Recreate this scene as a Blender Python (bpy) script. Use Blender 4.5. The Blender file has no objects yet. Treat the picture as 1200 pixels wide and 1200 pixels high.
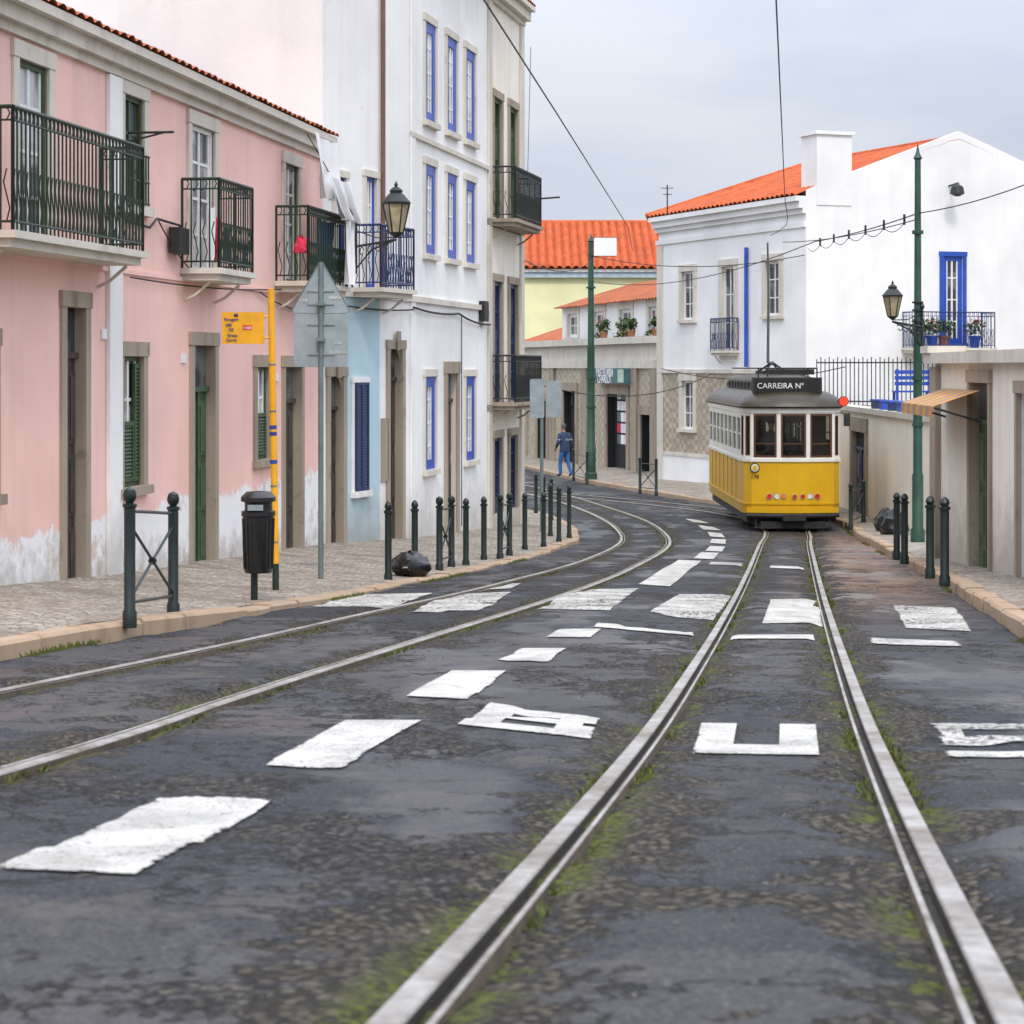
import bpy, bmesh, math, random
import numpy as np
from mathutils import Vector, Matrix, noise, kdtree
random.seed(7)
scene=bpy.context.scene
# ---------------------------------------------------------------- survey helpers (camera stands at world origin, eye height 0)
FPX=2500.0; HY=430.0
def U(px): return (px-600.0)/FPX
# street long profile : distance ahead -> drop below eye level (m)
PY=[-60,0,4.46,9.2,16.1,23.2,30,45,59,78,90,150,400]
PH=[-5,.66,1.13,1.58,2.06,2.5,2.86,3.56,3.8,4.0,4.12,4.4,4.8]
_ys=np.arange(-60,400,.25); _h=np.interp(_ys,PY,PH)
_k=np.exp(-0.5*(np.arange(-24,25)*.25/1.6)**2); _k/=_k.sum()
_hs=np.convolve(np.pad(_h,24,mode='edge'),_k,mode='valid')
_hs[:10]=_h[:10]
def H(y): return float(np.interp(y,_ys,_hs))
def rz(x,y):
    return -H(y)+.020*noise.noise(Vector((x*.75,y*.45,3.1)))
def hit(px,py,zf=None):
    u=U(px); v=(HY-py)/FPX
    Y=2.5
    while Y<200:
        z=zf(u*Y,Y) if zf else -H(Y)
        if v*Y<=z: return (u*Y,Y)
        Y+=.05 if Y<60 else .1
    return (u*200,200)
# ---------------------------------------------------------------- materials
class NT:
    def __init__(s,name):
        s.m=bpy.data.materials.new(name); s.m.use_nodes=True
        s.nt=s.m.node_tree; s.b=s.nt.nodes['Principled BSDF']; s.out=s.nt.nodes['Material Output']
        s.pos=s.n('ShaderNodeNewGeometry').outputs['Position']
    def n(s,t,**kw):
        nd=s.nt.nodes.new(t)
        for k,v in kw.items(): setattr(nd,k,v)
        return nd
    def set(s,sock,v):
        if isinstance(v,bpy.types.NodeSocket): s.nt.links.new(v,sock)
        else:
            if isinstance(v,(tuple,list)) and sock.type=='RGBA' and len(v)==3: v=(*v,1)
            sock.default_value=v
    def scale(s,vec,sc):
        nd=s.n('ShaderNodeVectorMath',operation='MULTIPLY'); s.set(nd.inputs[0],vec); nd.inputs[1].default_value=sc; return nd.outputs[0]
    def noise(s,scale,detail=4,rough=.6,vec=None,dist=0):
        nd=s.n('ShaderNodeTexNoise'); s.set(nd.inputs['Vector'],vec if vec is not None else s.pos)
        nd.inputs['Scale'].default_value=scale; nd.inputs['Detail'].default_value=detail
        nd.inputs['Roughness'].default_value=rough; nd.inputs['Distortion'].default_value=dist
        return nd.outputs['Fac']
    def noise2(s,scale,detail,rough,vec):
        nd=s.n('ShaderNodeTexNoise'); nd.noise_dimensions='2D'; s.set(nd.inputs['Vector'],vec)
        nd.inputs['Scale'].default_value=scale; nd.inputs['Detail'].default_value=detail; nd.inputs['Roughness'].default_value=rough
        return nd.outputs['Fac']
    def voro(s,scale,feature='F1',vec=None,out='Distance'):
        nd=s.n('ShaderNodeTexVoronoi',feature=feature); nd.voronoi_dimensions='2D' if vec is not None else '3D'; s.set(nd.inputs['Vector'],vec if vec is not None else s.pos)
        nd.inputs['Scale'].default_value=scale; return nd.outputs[out]
    def ramp(s,f,a,b,lo=0,hi=1):
        nd=s.n('ShaderNodeMapRange'); s.set(nd.inputs[0],f)
        nd.inputs[1].default_value=a; nd.inputs[2].default_value=b; nd.inputs[3].default_value=lo; nd.inputs[4].default_value=hi
        return nd.outputs[0]
    def math(s,op,a,b=0):
        nd=s.n('ShaderNodeMath',operation=op); s.set(nd.inputs[0],a); s.set(nd.inputs[1],b); return nd.outputs[0]
    def mix(s,f,a,b,mode='MIX'):
        nd=s.n('ShaderNodeMix',data_type='RGBA',blend_type=mode)
        s.set(nd.inputs[0],f); s.set(nd.inputs[6],a); s.set(nd.inputs[7],b); return nd.outputs[2]
    def sep(s,v):
        nd=s.n('ShaderNodeSeparateXYZ'); s.set(nd.inputs[0],v); return nd.outputs
    def attr(s,name):
        nd=s.n('ShaderNodeAttribute'); nd.attribute_name=name; return nd.outputs['Fac']
    def bump(s,h,strength,dist=.01,normal=None):
        nd=s.n('ShaderNodeBump'); s.set(nd.inputs['Height'],h); nd.inputs['Strength'].default_value=strength; nd.inputs['Distance'].default_value=dist
        if normal is not None: s.set(nd.inputs['Normal'],normal)
        return nd.outputs[0]
    def fin(s,col,rough=.7,metal=0,normal=None,spec=.5):
        s.set(s.b.inputs['Base Color'],col); s.set(s.b.inputs['Roughness'],rough); s.b.inputs['Metallic'].default_value=metal
        s.b.inputs['Specular IOR Level'].default_value=spec
        if normal is not None: s.set(s.b.inputs['Normal'],normal)
        return s.m
def c3(c,k): return tuple(min(1,x*k) for x in c)
def M(name,col,rough=.6,metal=0,var=.18,scale=3,bump=.0,bscale=35,spec=.5):
    k=NT(name); f=k.ramp(k.noise(scale,3,.65),.3,.7)
    c=k.mix(f,c3(col,1-var),c3(col,1+var))
    return k.fin(c,rough,metal,k.bump(k.noise(bscale,2),bump,.01) if bump>0 else None,spec)
def plaster(name,col,stain=(.35,.33,.28),base=None,base_z=None,amt=.55,gz=None,gamt=.6):
    k=NT(name)
    c=k.mix(k.ramp(k.noise(.5,2,.6),.35,.7),c3(col,.90),c3(col,1.05))
    streak=k.noise(1.0,4,.65,vec=k.scale(k.pos,(2.6,2.6,.28)))
    c=k.mix(k.ramp(streak,.5,.78,0,amt),c,c3(stain,1.2))
    blot=k.noise(1.5,6,.72)
    c=k.mix(k.ramp(blot,.59,.65,0,amt*.8),c,c3(stain,1.4))
    if base is not None:
        z=k.sep(k.pos)[2]; zz=k.math('ADD',z,k.ramp(blot,.2,.8,-.22,.22))
        bc=k.mix(k.ramp(k.noise(2.2,5,.72),.54,.64,0,.7),base,c3(stain,1.25))
        c=k.mix(k.ramp(zz,base_z-.02,base_z+.02,1,0),c,bc)
    if gz is not None:
        p=k.sep(k.pos); yy=p[1]
        g=k.math('ADD',p[2],k.ramp(yy,20,48,2.1,3.45))
        g=k.math('ADD',g,k.ramp(k.noise(2.3,5,.7),.2,.8,-.5,.5))
        c=k.mix(k.ramp(g,.0,gz,gamt,0),c,(.27,.24,.19))
    return k.fin(c,.85,0,k.bump(blot,.5,.02),.2)
def glassm(name,col=(.03,.035,.045),cur=(.3,.3,.3),amt=.4):
    k=NT(name); f=k.ramp(k.noise(1.3,1,.5),.5,.56,0,amt)
    return k.fin(k.mix(f,col,cur),.06,0,None,.6)
m_pink=plaster('pink_plaster',(.88,.57,.50),(.46,.34,.28),base=(.82,.82,.81),base_z=-1.62,amt=.42,gz=.35,gamt=.5)
m_white=plaster('white_plaster',(.86,.86,.84),(.45,.42,.36),amt=.30,gz=1.0,gamt=.5)
m_white_r=plaster('white_render',(.85,.85,.84),(.48,.46,.41),amt=.22)
m_paleblue=plaster('pale_blue_plaster',(.48,.65,.72),(.4,.38,.33),amt=.4,gz=.9)
m_cream=plaster('cream_plaster',(.83,.79,.69),(.40,.36,.29),amt=.35,gz=.9)
m_creamwall=plaster('cream_garden_plaster',(.90,.84,.71),(.48,.38,.27),amt=.35)
m_yelwall=plaster('pale_yellow_plaster',(.84,.81,.48),(.6,.55,.35),amt=.15)
m_stone=plaster('limestone',(.37,.31,.24),(.12,.10,.072),amt=.75)
m_stone2=plaster('pale_stone',(.66,.62,.54),(.28,.25,.2),amt=.5)
def tilewall():
    k=NT('facade_tiles'); v=k.scale(k.pos,(4,4,6))
    ck=k.n('ShaderNodeTexChecker'); k.set(ck.inputs[0],v); ck.inputs['Scale'].default_value=1; ck.inputs[1].default_value=(.36,.30,.21,1); ck.inputs[2].default_value=(.52,.45,.34,1)
    c=k.mix(k.ramp(k.noise(2,4,.7),.42,.68,0,.8),ck.outputs[0],(.26,.225,.165))
    return k.fin(c,.4)
m_tile=tilewall()
m_glass=glassm('window_glass'); m_glassc=glassm('window_glass_curtain',(.06,.065,.075),(.5,.5,.5),.95)
m_blue=M('blue_paint',(.02,.075,.42),.4,0,.2); m_dkblue=M('dark_blue_paint',(.012,.03,.11),.45)
m_green=M('dark_green_paint',(.010,.028,.016),.45,0,.25); m_grnwood=M('green_shutter_paint',(.035,.075,.025),.55,0,.35,8)
m_polegreen=M('pole_green_paint',(.016,.065,.04),.5,0,.35)
m_iron=M('black_iron',(.015,.018,.017),.5,0,.3,10)
m_bollard=M('bollard_paint',(.007,.018,.016),.4,0,.4,9)
m_black=M('black_plastic',(.012,.013,.014),.35,0,.3,9)
m_wood=M('old_wood',(.045,.033,.023),.7,0,.4,7,.3)
m_whitep=M('white_paint',(.76,.76,.75),.5,0,.08,9)
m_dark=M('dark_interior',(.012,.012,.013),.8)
m_grey=M('sign_back_metal',(.30,.35,.37),.5,.2,.14,6); m_galv=M('galvanised_pole',(.18,.23,.22),.5,.5)
m_yel=M('bus_stop_yellow',(.80,.38,.01),.45,0,.12,5)
m_stripe=M('blue_band',(.02,.05,.25),.5)
m_pipe=M('brown_pipe',(.16,.08,.06),.6); m_cable=M('cable_black',(.012,.012,.012),.6)
m_bag=M('bin_bag_plastic',(.010,.010,.011),.25,0,.2,5,.6,14)
m_red=M('red_cloth',(.6,.03,.07),.8); m_bluecl=M('blue_cloth',(.03,.08,.22),.85,0,.4,12); m_cloth=M('white_cloth',(.85,.85,.86),.9,0,.05)
m_leaf=M('plant_leaf',(.05,.10,.02),.7,0,.5,20)
m_flow=M('red_flowers',(.5,.05,.06),.8)
def rooftile(name,col):
    k=NT(name)
    c=k.mix(k.ramp(k.noise(1.2,4,.7),.3,.7),c3(col,.72),c3(col,1.22))
    c=k.mix(k.ramp(k.noise(9,2,.6),.35,.7),c,k.mix(.5,c,(.30,.07,.02)))
    c=k.mix(k.ramp(k.noise(2.3,5,.7),.58,.70,0,.65),c,(.12,.09,.06))
    return k.fin(c,.8,0,None,.2)
m_roof=rooftile('clay_roof_tiles',(.55,.12,.042)); m_roof2=rooftile('old_clay_tiles',(.40,.13,.06))
def asphalt():
    k=NT('worn_asphalt')
    p=k.pos; flat0=k.scale(p,(1,1,0))
    nz=k.n('ShaderNodeTexNoise'); nz.noise_dimensions='2D'; k.set(nz.inputs['Vector'],p); nz.inputs['Scale'].default_value=2.6; nz.inputs['Detail'].default_value=4; nz.inputs['Roughness'].default_value=.68
    wv=k.n('ShaderNodeVectorMath',operation='MULTIPLY_ADD'); k.set(wv.inputs[0],nz.outputs['Color']); wv.inputs[1].default_value=(.7,.7,0); k.set(wv.inputs[2],p)
    flat=k.scale(wv.outputs[0],(1,1,0))
    big=k.noise2(.5,4,.65,flat0)
    c=k.mix(k.ramp(big,.36,.64),(.016,.018,.024),(.047,.048,.052))
    cell=k.sep(k.voro(.42,'F1',vec=flat,out='Color'))[0]
    c=k.mix(k.ramp(cell,.60,.61,0,.8),c,(.012,.015,.024))
    c=k.mix(k.ramp(cell,.30,.29,0,.55),c,(.078,.075,.070))
    sp=k.noise2(60,3,.85,flat0); mid=k.noise2(13,4,.78,flat0)
    c=k.mix(k.ramp(mid,.55,.70,0,.4),c,(.09,.088,.085))
    c=k.mix(k.ramp(mid,.46,.34,0,.45),c,(.009,.010,.014))
    c=k.mix(k.ramp(sp,.55,.72,0,.6),c,(.19,.185,.175))
    c=k.mix(k.ramp(sp,.45,.30,0,.6),c,(.006,.006,.008))
    dusty=k.noise2(1.3,6,.75,k.scale(p,(1.0,.6,0)))
    c=k.mix(k.ramp(dusty,.56,.64,0,.4),c,(.12,.105,.085))
    # broken surface: top layer missing, coarse stone showing, ragged dark step at its edge
    bn=k.noise2(.62,6,.74,k.scale(p,(1.1,.8,0)))
    brk=k.ramp(bn,.588,.596); brim=k.math('MULTIPLY',k.ramp(bn,.566,.588),k.ramp(bn,.606,.592))
    v27=k.n('ShaderNodeTexVoronoi'); v27.voronoi_dimensions='2D'; k.set(v27.inputs['Vector'],flat0); v27.inputs['Scale'].default_value=34
    st=v27.outputs['Distance']; stc=k.sep(v27.outputs['Color'])[1]
    bc=k.mix(stc,(.024,.022,.019),(.165,.148,.12)); bc=k.mix(k.ramp(st,.30,.52),bc,(.010,.009,.008))
    c=k.mix(k.math('MULTIPLY',brk,.88),c,bc)
    c=k.mix(k.math('MULTIPLY',brim,.9),c,(.004,.004,.004))
    # mud washed in along the right hand gutter
    s3=k.sep(p); ex=k.math('ABSOLUTE',k.math('SUBTRACT',s3[0],k.math('ADD',k.math('MULTIPLY',s3[1],.16),.2))); 
    mud=k.math('MULTIPLY',k.ramp(ex,.45,1.15,1,0),k.math('MULTIPLY',k.ramp(s3[1],18,26),k.ramp(s3[1],47,42)))
    mud=k.math('MULTIPLY',mud,k.ramp(dusty,.34,.5))
    c=k.mix(k.math('MULTIPLY',mud,.85),c,(.25,.155,.10))
    # cracks
    e1=k.voro(.8,'DISTANCE_TO_EDGE',vec=flat); gate=k.ramp(big,.50,.58)
    e2=k.voro(3.2,'DISTANCE_TO_EDGE',vec=flat)
    cr_=k.math('MAXIMUM',k.math('MULTIPLY',k.ramp(e1,.003,.018,1,0),k.ramp(dusty,.38,.46)),k.math('MULTIPLY',k.ramp(e2,.005,.06,1,0),gate))
    c=k.mix(k.math('MULTIPLY',cr_,.92),c,(.004,.004,.004))
    # ragged verge beside the rails
    rd=k.attr('rail_d')
    wid=k.ramp(k.noise2(1.25,6,.78,flat0),.40,.68,.0,.48)
    m1=k.math('SUBTRACT',k.math('ADD',wid,.048),rd)
    soil=k.ramp(m1,-.004,.010)
    lip=k.math('MULTIPLY',k.ramp(m1,-.06,-.008),k.ramp(m1,.03,.0))
    sc=k.mix(k.ramp(stc,.2,.95),(.036,.030,.021),(.16,.135,.10)); sc=k.mix(k.ramp(st,.30,.52),sc,(.012,.010,.007))
    moss=k.ramp(k.noise2(1.7,5,.78,k.scale(p,(1,.7,0))),.50,.54)
    mc=k.mix(k.ramp(k.noise2(34,3,.75,flat0),.38,.62),(.012,.017,.002),(.125,.14,.012))
    near=k.ramp(rd,.09,.17,1,0)
    sc=k.mix(k.math('MULTIPLY',moss,near),sc,mc)
    c=k.mix(soil,c,sc)
    c=k.mix(k.math('MULTIPLY',lip,.92),c,(.005,.0048,.0045))
    lo=k.math('MAXIMUM',soil,brk)
    h=k.math('ADD',k.math('MULTIPLY',sp,.3),k.math('MULTIPLY',mid,.6))
    h=k.math('SUBTRACT',h,cr_)
    h=k.math('SUBTRACT',h,k.math('MULTIPLY',lo,1.4))
    h=k.math('ADD',h,k.math('MULTIPLY',k.math('MULTIPLY',lo,k.ramp(st,.0,.6,1,0)),1.2))
    h=k.math('ADD',h,k.math('MULTIPLY',dusty,1.4))
    wet=k.ramp(k.noise2(.6,3,.55,k.scale(p,(1.5,.6,0))),.53,.63)
    rough=k.ramp(wet,0,1,.76,.30)
    rough=k.math('MAXIMUM',rough,k.math('MULTIPLY',lo,.85))
    c=k.mix(k.math('MULTIPLY',wet,.5),c,k.mix(.5,c,(.006,.009,.018)))
    return k.fin(c,rough,0,k.bump(h,.9,.018),.35)
m_asph=asphalt()
def cobble():
    k=NT('limestone_cobbles'); v=k.scale(k.pos,(1,1,0))
    col=k.sep(k.voro(11,'F1',vec=v,out='Color'))[0]; e=k.voro(11,'DISTANCE_TO_EDGE',vec=v)
    c=k.mix(col,(.25,.215,.17),(.46,.41,.34))
    c=k.mix(k.ramp(e,0,.1,.85,0),c,(.09,.075,.05))
    c=k.mix(k.ramp(k.noise(1.2,5,.7),.46,.68,0,.8),c,(.16,.13,.095))
    return k.fin(c,.75,0,k.bump(k.ramp(e,0,.18),.8,.015),.3)
m_cob=cobble()
m_kerb=plaster('kerb_limestone',(.42,.31,.21),(.20,.135,.09),amt=.75)
def soilm():
    k=NT('ground_soil'); c=k.mix(k.noise(.3,5,.7),(.10,.09,.07),(.2,.18,.14)); return k.fin(c,.9)
m_soil=soilm()
def steel():
    k=NT('rail_steel'); c=k.mix(k.ramp(k.noise(1.6,6,.78),.40,.68),(.47,.455,.43),(.17,.125,.085))
    c=k.mix(k.ramp(k.noise(16,3,.7),.45,.7,0,.5),c,(.12,.09,.065))
    return k.fin(c,.48,.45)
m_steel=steel()
m_groove=M('rail_groove_dirt',(.025,.020,.014),.85,0,.4,20)
m_rust=M('rail_side_rust',(.10,.075,.052),.85,0,.4,9)
def paintm(name,wear,soft=.03):
    k=NT(name); v=k.scale(k.pos,(1,1,0))
    a=k.math('ADD',k.noise2(22,4,.75,v),k.math('MULTIPLY',k.noise2(1.5,4,.65,v),.5))
    e=k.attr('edge')
    a=k.math('ADD',a,k.ramp(e,0,1,-.12,.16))
    al=k.ramp(a,wear-soft,wear+.04)
    pit=k.noise2(60,3,.85,v)
    al=k.math('MULTIPLY',al,k.ramp(pit,.34,.45,.45,1))
    cr2=k.math('ABSOLUTE',k.math('SUBTRACT',k.noise2(1.6,5,.7,v),.5))
    al=k.math('MULTIPLY',al,k.ramp(cr2,.001,.0045,.35,1))
    c=k.mix(k.ramp(k.noise2(2.2,5,.72,v),.38,.64),(.60,.585,.54),(.38,.37,.335))
    k.fin(c,.75,0,None,.2); k.set(k.b.inputs['Alpha'],al); return k.m
m_paint=paintm('road_paint',.60); m_paintw=paintm('worn_road_paint',.86,.10)
# ---------------------------------------------------------------- geometry helpers
UP=Vector((0,0,1))
class Frame:
    def __init__(s,p0,p1,z=0):
        s.o=Vector((p0[0],p0[1],z)); d=Vector((p1[0]-p0[0],p1[1]-p0[1],0)); s.L=d.length; s.t=d.normalized(); s.n=s.t.cross(UP)
    def P(s,a,d,z): return s.o+s.t*a+s.n*d+UP*z
    def S(s,px):
        u=U(px); return (u*s.o.y-s.o.x)/(s.t.x-u*s.t.y)
    def Zp(s,px,py): return (HY-py)/FPX*(s.o.y+s.t.y*s.S(px))
class Part:
    def __init__(s): s.v=[];s.f=[];s.m=[];s.sm=[];s.mats=[]
    def mi(s,m):
        if m not in s.mats: s.mats.append(m)
        return s.mats.index(m)
    def add(s,vs,fs,mat,smooth=False):
        b=len(s.v); s.v+= [tuple(v) for v in vs]; i=s.mi(mat)
        for f in fs: s.f.append([b+q for q in f]); s.m.append(i); s.sm.append(smooth)
    def quad(s,a,b,c,d,mat): s.add([a,b,c,d],[(0,1,2,3)],mat)
    def poly(s,pts,mat): s.add(pts,[tuple(range(len(pts)))],mat)
    def box(s,F,a0,a1,d0,d1,z0,z1,mat):
        vs=[F.P(a,d,z) for a in(a0,a1) for d in(d0,d1) for z in(z0,z1)]
        s.add(vs,[(0,1,3,2),(4,6,7,5),(0,4,5,1),(2,3,7,6),(0,2,6,4),(1,5,7,3)],mat)
    def tube(s,pts,r,mat,n=8,cap=True):
        pts=[Vector(p) for p in pts]; k=len(pts); rs=r if isinstance(r,(list,tuple)) else [r]*k
        vs=[];fs=[]; prev=None
        for i,p in enumerate(pts):
            d=(pts[min(i+1,k-1)]-pts[max(i-1,0)]).normalized()
            if prev is None:
                a=Vector((1,0,0)) if abs(d.x)<.8 else Vector((0,1,0))
                x=(a-d*a.dot(d)).normalized()
            else: x=(prev-d*prev.dot(d)).normalized()
            prev=x; y=d.cross(x)
            for j in range(n):
                an=2*math.pi*j/n; vs.append(p+(x*math.cos(an)+y*math.sin(an))*rs[i])
        for i in range(k-1):
            for j in range(n):
                a=i*n+j;b=i*n+(j+1)%n; fs.append((a,b,b+n,a+n))
        if cap: fs.append(tuple(range(n))); fs.append(tuple((k-1)*n+j for j in range(n)))
        s.add(vs,fs,mat,True)
    def lathe(s,c,prof,mat,n=14,sx=1,sy=1,rot=0):
        c=Vector(c); vs=[];fs=[]
        for r,z in prof:
            for j in range(n):
                an=2*math.pi*j/n+rot; vs.append(c+Vector((math.cos(an)*r*sx,math.sin(an)*r*sy,z)))
        for i in range(len(prof)-1):
            for j in range(n):
                a=i*n+j;b=i*n+(j+1)%n; fs.append((a,b,b+n,a+n))
        fs.append(tuple(range(n))); fs.append(tuple((len(prof)-1)*n+j for j in range(n)))
        s.add(vs,fs,mat,n>6)
    def mesh(s,name):
        me=bpy.data.meshes.new(name); me.from_pydata(s.v,[],s.f)
        for m in s.mats: me.materials.append(m)
        me.polygons.foreach_set('material_index',s.m); me.polygons.foreach_set('use_smooth',s.sm)
        me.update()
        try: me.set_sharp_from_angle(angle=math.radians(40))
        except Exception: pass
        return me
def make(name,parts,loc=None):
    if isinstance(parts,Part):
        me=parts.mesh(name); ob=bpy.data.objects.new(name,me)
        c=Vector(loc) if loc else sum((Vector(v) for v in parts.v),Vector())/max(1,len(parts.v))
        me.transform(Matrix.Translation(-c)); ob.location=c
        scene.collection.objects.link(ob); return ob
    vs=[v for p in parts.values() for v in p.v]
    c=Vector(loc) if loc else sum((Vector(v) for v in vs),Vector())/max(1,len(vs))
    e=bpy.data.objects.new(name,None); e.location=c; e.empty_display_size=.3; scene.collection.objects.link(e)
    for k,p in parts.items():
        if not p.v: continue
        me=p.mesh(k); me.transform(Matrix.Translation(-c)); o=bpy.data.objects.new(k,me); scene.collection.objects.link(o); o.parent=e
    return e
def text(parent,body,F,a,d,z,size,mat,name='lettering'):
    cu=bpy.data.curves.new(name,'FONT'); cu.body=body; cu.size=size; cu.extrude=.004; cu.align_x='CENTER'; cu.align_y='CENTER'
    cu.materials.append(mat); o=bpy.data.objects.new(name,cu); scene.collection.objects.link(o)
    R=Matrix((F.t,UP,F.n)).transposed().to_4x4(); o.parent=parent
    o.matrix_local=Matrix.Translation(F.P(a,d,z)-parent.location)@R
def facade(P,F,a0,a1,z0,z1,ops,mat,depth=.22,rmat=None):
    ss=sorted({a0,a1}|{q for o in ops for q in o[:2] if a0<q<a1}); zs=sorted({z0,z1}|{q for o in ops for q in o[2:4] if z0<q<z1})
    for i in range(len(ss)-1):
        for j in range(len(zs)-1):
            cs=(ss[i]+ss[i+1])/2; cz=(zs[j]+zs[j+1])/2
            if any(o[0]<cs<o[1] and o[2]<cz<o[3] for o in ops): continue
            P.quad(F.P(ss[i],0,zs[j]),F.P(ss[i+1],0,zs[j]),F.P(ss[i+1],0,zs[j+1]),F.P(ss[i],0,zs[j+1]),mat)
    for o in ops:
        s0,s1,b,t=o[:4]; rm=rmat or mat
        for (A,B) in (((s0,b),(s0,t)),((s0,t),(s1,t)),((s1,t),(s1,b)),((s1,b),(s0,b))):
            P.quad(F.P(A[0],0,A[1]),F.P(B[0],0,B[1]),F.P(B[0],-depth,B[1]),F.P(A[0],-depth,A[1]),rm)
def surround(P,F,o,mat,w=.13,pr=.035,sill=True,foot=False):
    s0,s1,b,t=o[:4]
    P.box(F,s0-w,s0-.001,.002,pr,b,t,mat); P.box(F,s1+.001,s1+w,.002,pr,b,t,mat)
    P.box(F,s0-w-.02,s1+w+.02,.002,pr+.012,t,t+w*1.1,mat)
    if sill: P.box(F,s0-w-.03,s1+w+.03,-.05,pr+.06,b-.10,b-.001,mat)
def window(W,G,F,o,fm,gm,nx=2,nz=3,dep=.11,fw=.05,inner=None):
    s0,s1,b,t=o[:4]; e=.002; im=inner or fm
    W.box(F,s0+e,s0+fw,-dep-.02,-dep+.03,b+e,t-e,fm); W.box(F,s1-fw,s1-e,-dep-.02,-dep+.03,b+e,t-e,fm)
    W.box(F,s0+fw,s1-fw,-dep-.02,-dep+.028,b+e,b+fw,fm); W.box(F,s0+fw,s1-fw,-dep-.02,-dep+.028,t-fw,t-e,fm)
    for i in range(1,nx):
        a=s0+(s1-s0)*i/nx; W.box(F,a-.03,a+.03,-dep-.018,-dep+.012,b+fw,t-fw,im)
    if inner:
        for q in (s0+fw,s1-fw-.05): W.box(F,q,q+.05,-dep-.018,-dep+.010,b+fw,t-fw,im)
    for i in range(1,nz):
        z=b+(t-b)*i/nz; W.box(F,s0+fw,s1-fw,-dep-.016,-dep+.006,z-.018,z+.018,im)
    G.quad(F.P(s0,-dep-.008,b),F.P(s1,-dep-.008,b),F.P(s1,-dep-.008,t),F.P(s0,-dep-.008,t),gm)
def door(W,G,F,o,mat,dep=.15,transom=.0,gm=None,leaves=2):
    s0,s1,b,t=o[:4]; tt=t-transom; e=.003
    W.quad(F.P(s0,-dep,b),F.P(s1,-dep,b),F.P(s1,-dep,tt),F.P(s0,-dep,tt),mat)
    lw=(s1-s0)/leaves
    for i in range(leaves):
        a=s0+i*lw; h=tt-b
        for (za,zb) in ((.12,.34),(.38,.62),(.66,.94)):
            W.box(F,a+lw*.16,a+lw*.84,-dep+.001,-dep+.022,b+h*za,b+h*zb,mat)
            W.box(F,a+lw*.26,a+lw*.74,-dep+.022,-dep+.034,b+h*za+.05,b+h*zb-.05,mat)
        if i: W.box(F,a-.02,a+.02,-dep+.001,-dep+.04,b,tt,mat)
    if transom>0:
        W.box(F,s0+e,s1-e,-dep-.02,-dep+.05,tt-.03,tt+.03,mat)
        G.quad(F.P(s0,-dep,tt),F.P(s1,-dep,tt),F.P(s1,-dep,t),F.P(s0,-dep,t),gm or m_glass)
def shutter(W,F,s0,s1,z0,z1,d,mat):
    W.box(F,s0,s0+.04,d,d+.035,z0,z1,mat); W.box(F,s1-.04,s1,d,d+.035,z0,z1,mat)
    W.box(F,s0+.04,s1-.04,d,d+.033,z0,z0+.05,mat); W.box(F,s0+.04,s1-.04,d,d+.033,z1-.05,z1,mat)
    z=z0+.06
    while z<z1-.06:
        W.quad(F.P(s0+.04,d+.03,z),F.P(s1-.04,d+.03,z),F.P(s1-.04,d+.002,z+.045),F.P(s0+.04,d+.002,z+.045),mat); z+=.042
def balcony(P,F,s0,s1,dep,zs,h,iron,stone,step=.105,deco=True):
    P.box(F,s0-.06,s1+.06,.003,dep+.05,zs-.07,zs,stone); P.box(F,s0-.0,s1+.0,.003,dep-.02,zs-.15,zs-.071,stone)
    zt=zs+h; r=.010
    segs=[((s0,.01),(s0,dep)),((s0,dep),(s1,dep)),((s1,dep),(s1,.01))]
    for A,B in segs:
        a=F.P(A[0],A[1],0);b=F.P(B[0],B[1],0); L=(b-a).length; n=max(2,int(L/step))
        for z,rr in ((zt,.021),(zt-.12,.011),(zs+.08,.013)):
            P.tube([a+UP*z,b+UP*z],rr,iron,6)
        for i in range(n+1):
            p=a.lerp(b,i/n); P.tube([p+UP*zs,p+UP*zt],r if i not in(0,n) else .018,iron,5,False)
            if deco and i<n:
                q=a.lerp(b,(i+.5)/n); dr=(b-a).normalized()
                P.tube([q+UP*(zt-.12),q+UP*(zt-.06)+dr*.03,q+UP*zt],.007,iron,4,False)
                P.tube([q+UP*(zs+.08),q+UP*(zs+.2)+dr*.03,q+UP*(zs+.32),q+UP*(zs+.44)-dr*.03,q+UP*(zs+.56)],.007,iron,4,False)
    for a in (s0+.12,s1-.12):
        P.tube([F.P(a,.01,zs-.38),F.P(a,dep*.3,zs-.32),F.P(a,dep*.7,zs-.16)],.02,stone,5)
def corr(P,A,B,C,D,ribs,mat,nv=10,amp=.045,course=0):
    A,B,C,D=map(Vector,(A,B,C,D)); nrm=(B-A).cross(D-A).normalized()
    if nrm.z<0: nrm=-nrm
    nu=ribs*6; vs=[];fs=[]
    for j in range(nv+1):
        for i in range(nu+1):
            u=i/nu; v=j/nv; p=A.lerp(B,u).lerp(D.lerp(C,u),v)
            vs.append(p+nrm*(amp*abs(math.sin(math.pi*ribs*u))+.02*noise.noise(Vector((p.x*2,p.y*2,v*9)))+(course if j%2 else 0)))
    for j in range(nv):
        for i in range(nu):
            a=j*(nu+1)+i; fs.append((a,a+1,a+nu+2,a+nu+1))
    P.add(vs,fs,mat,True)
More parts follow.
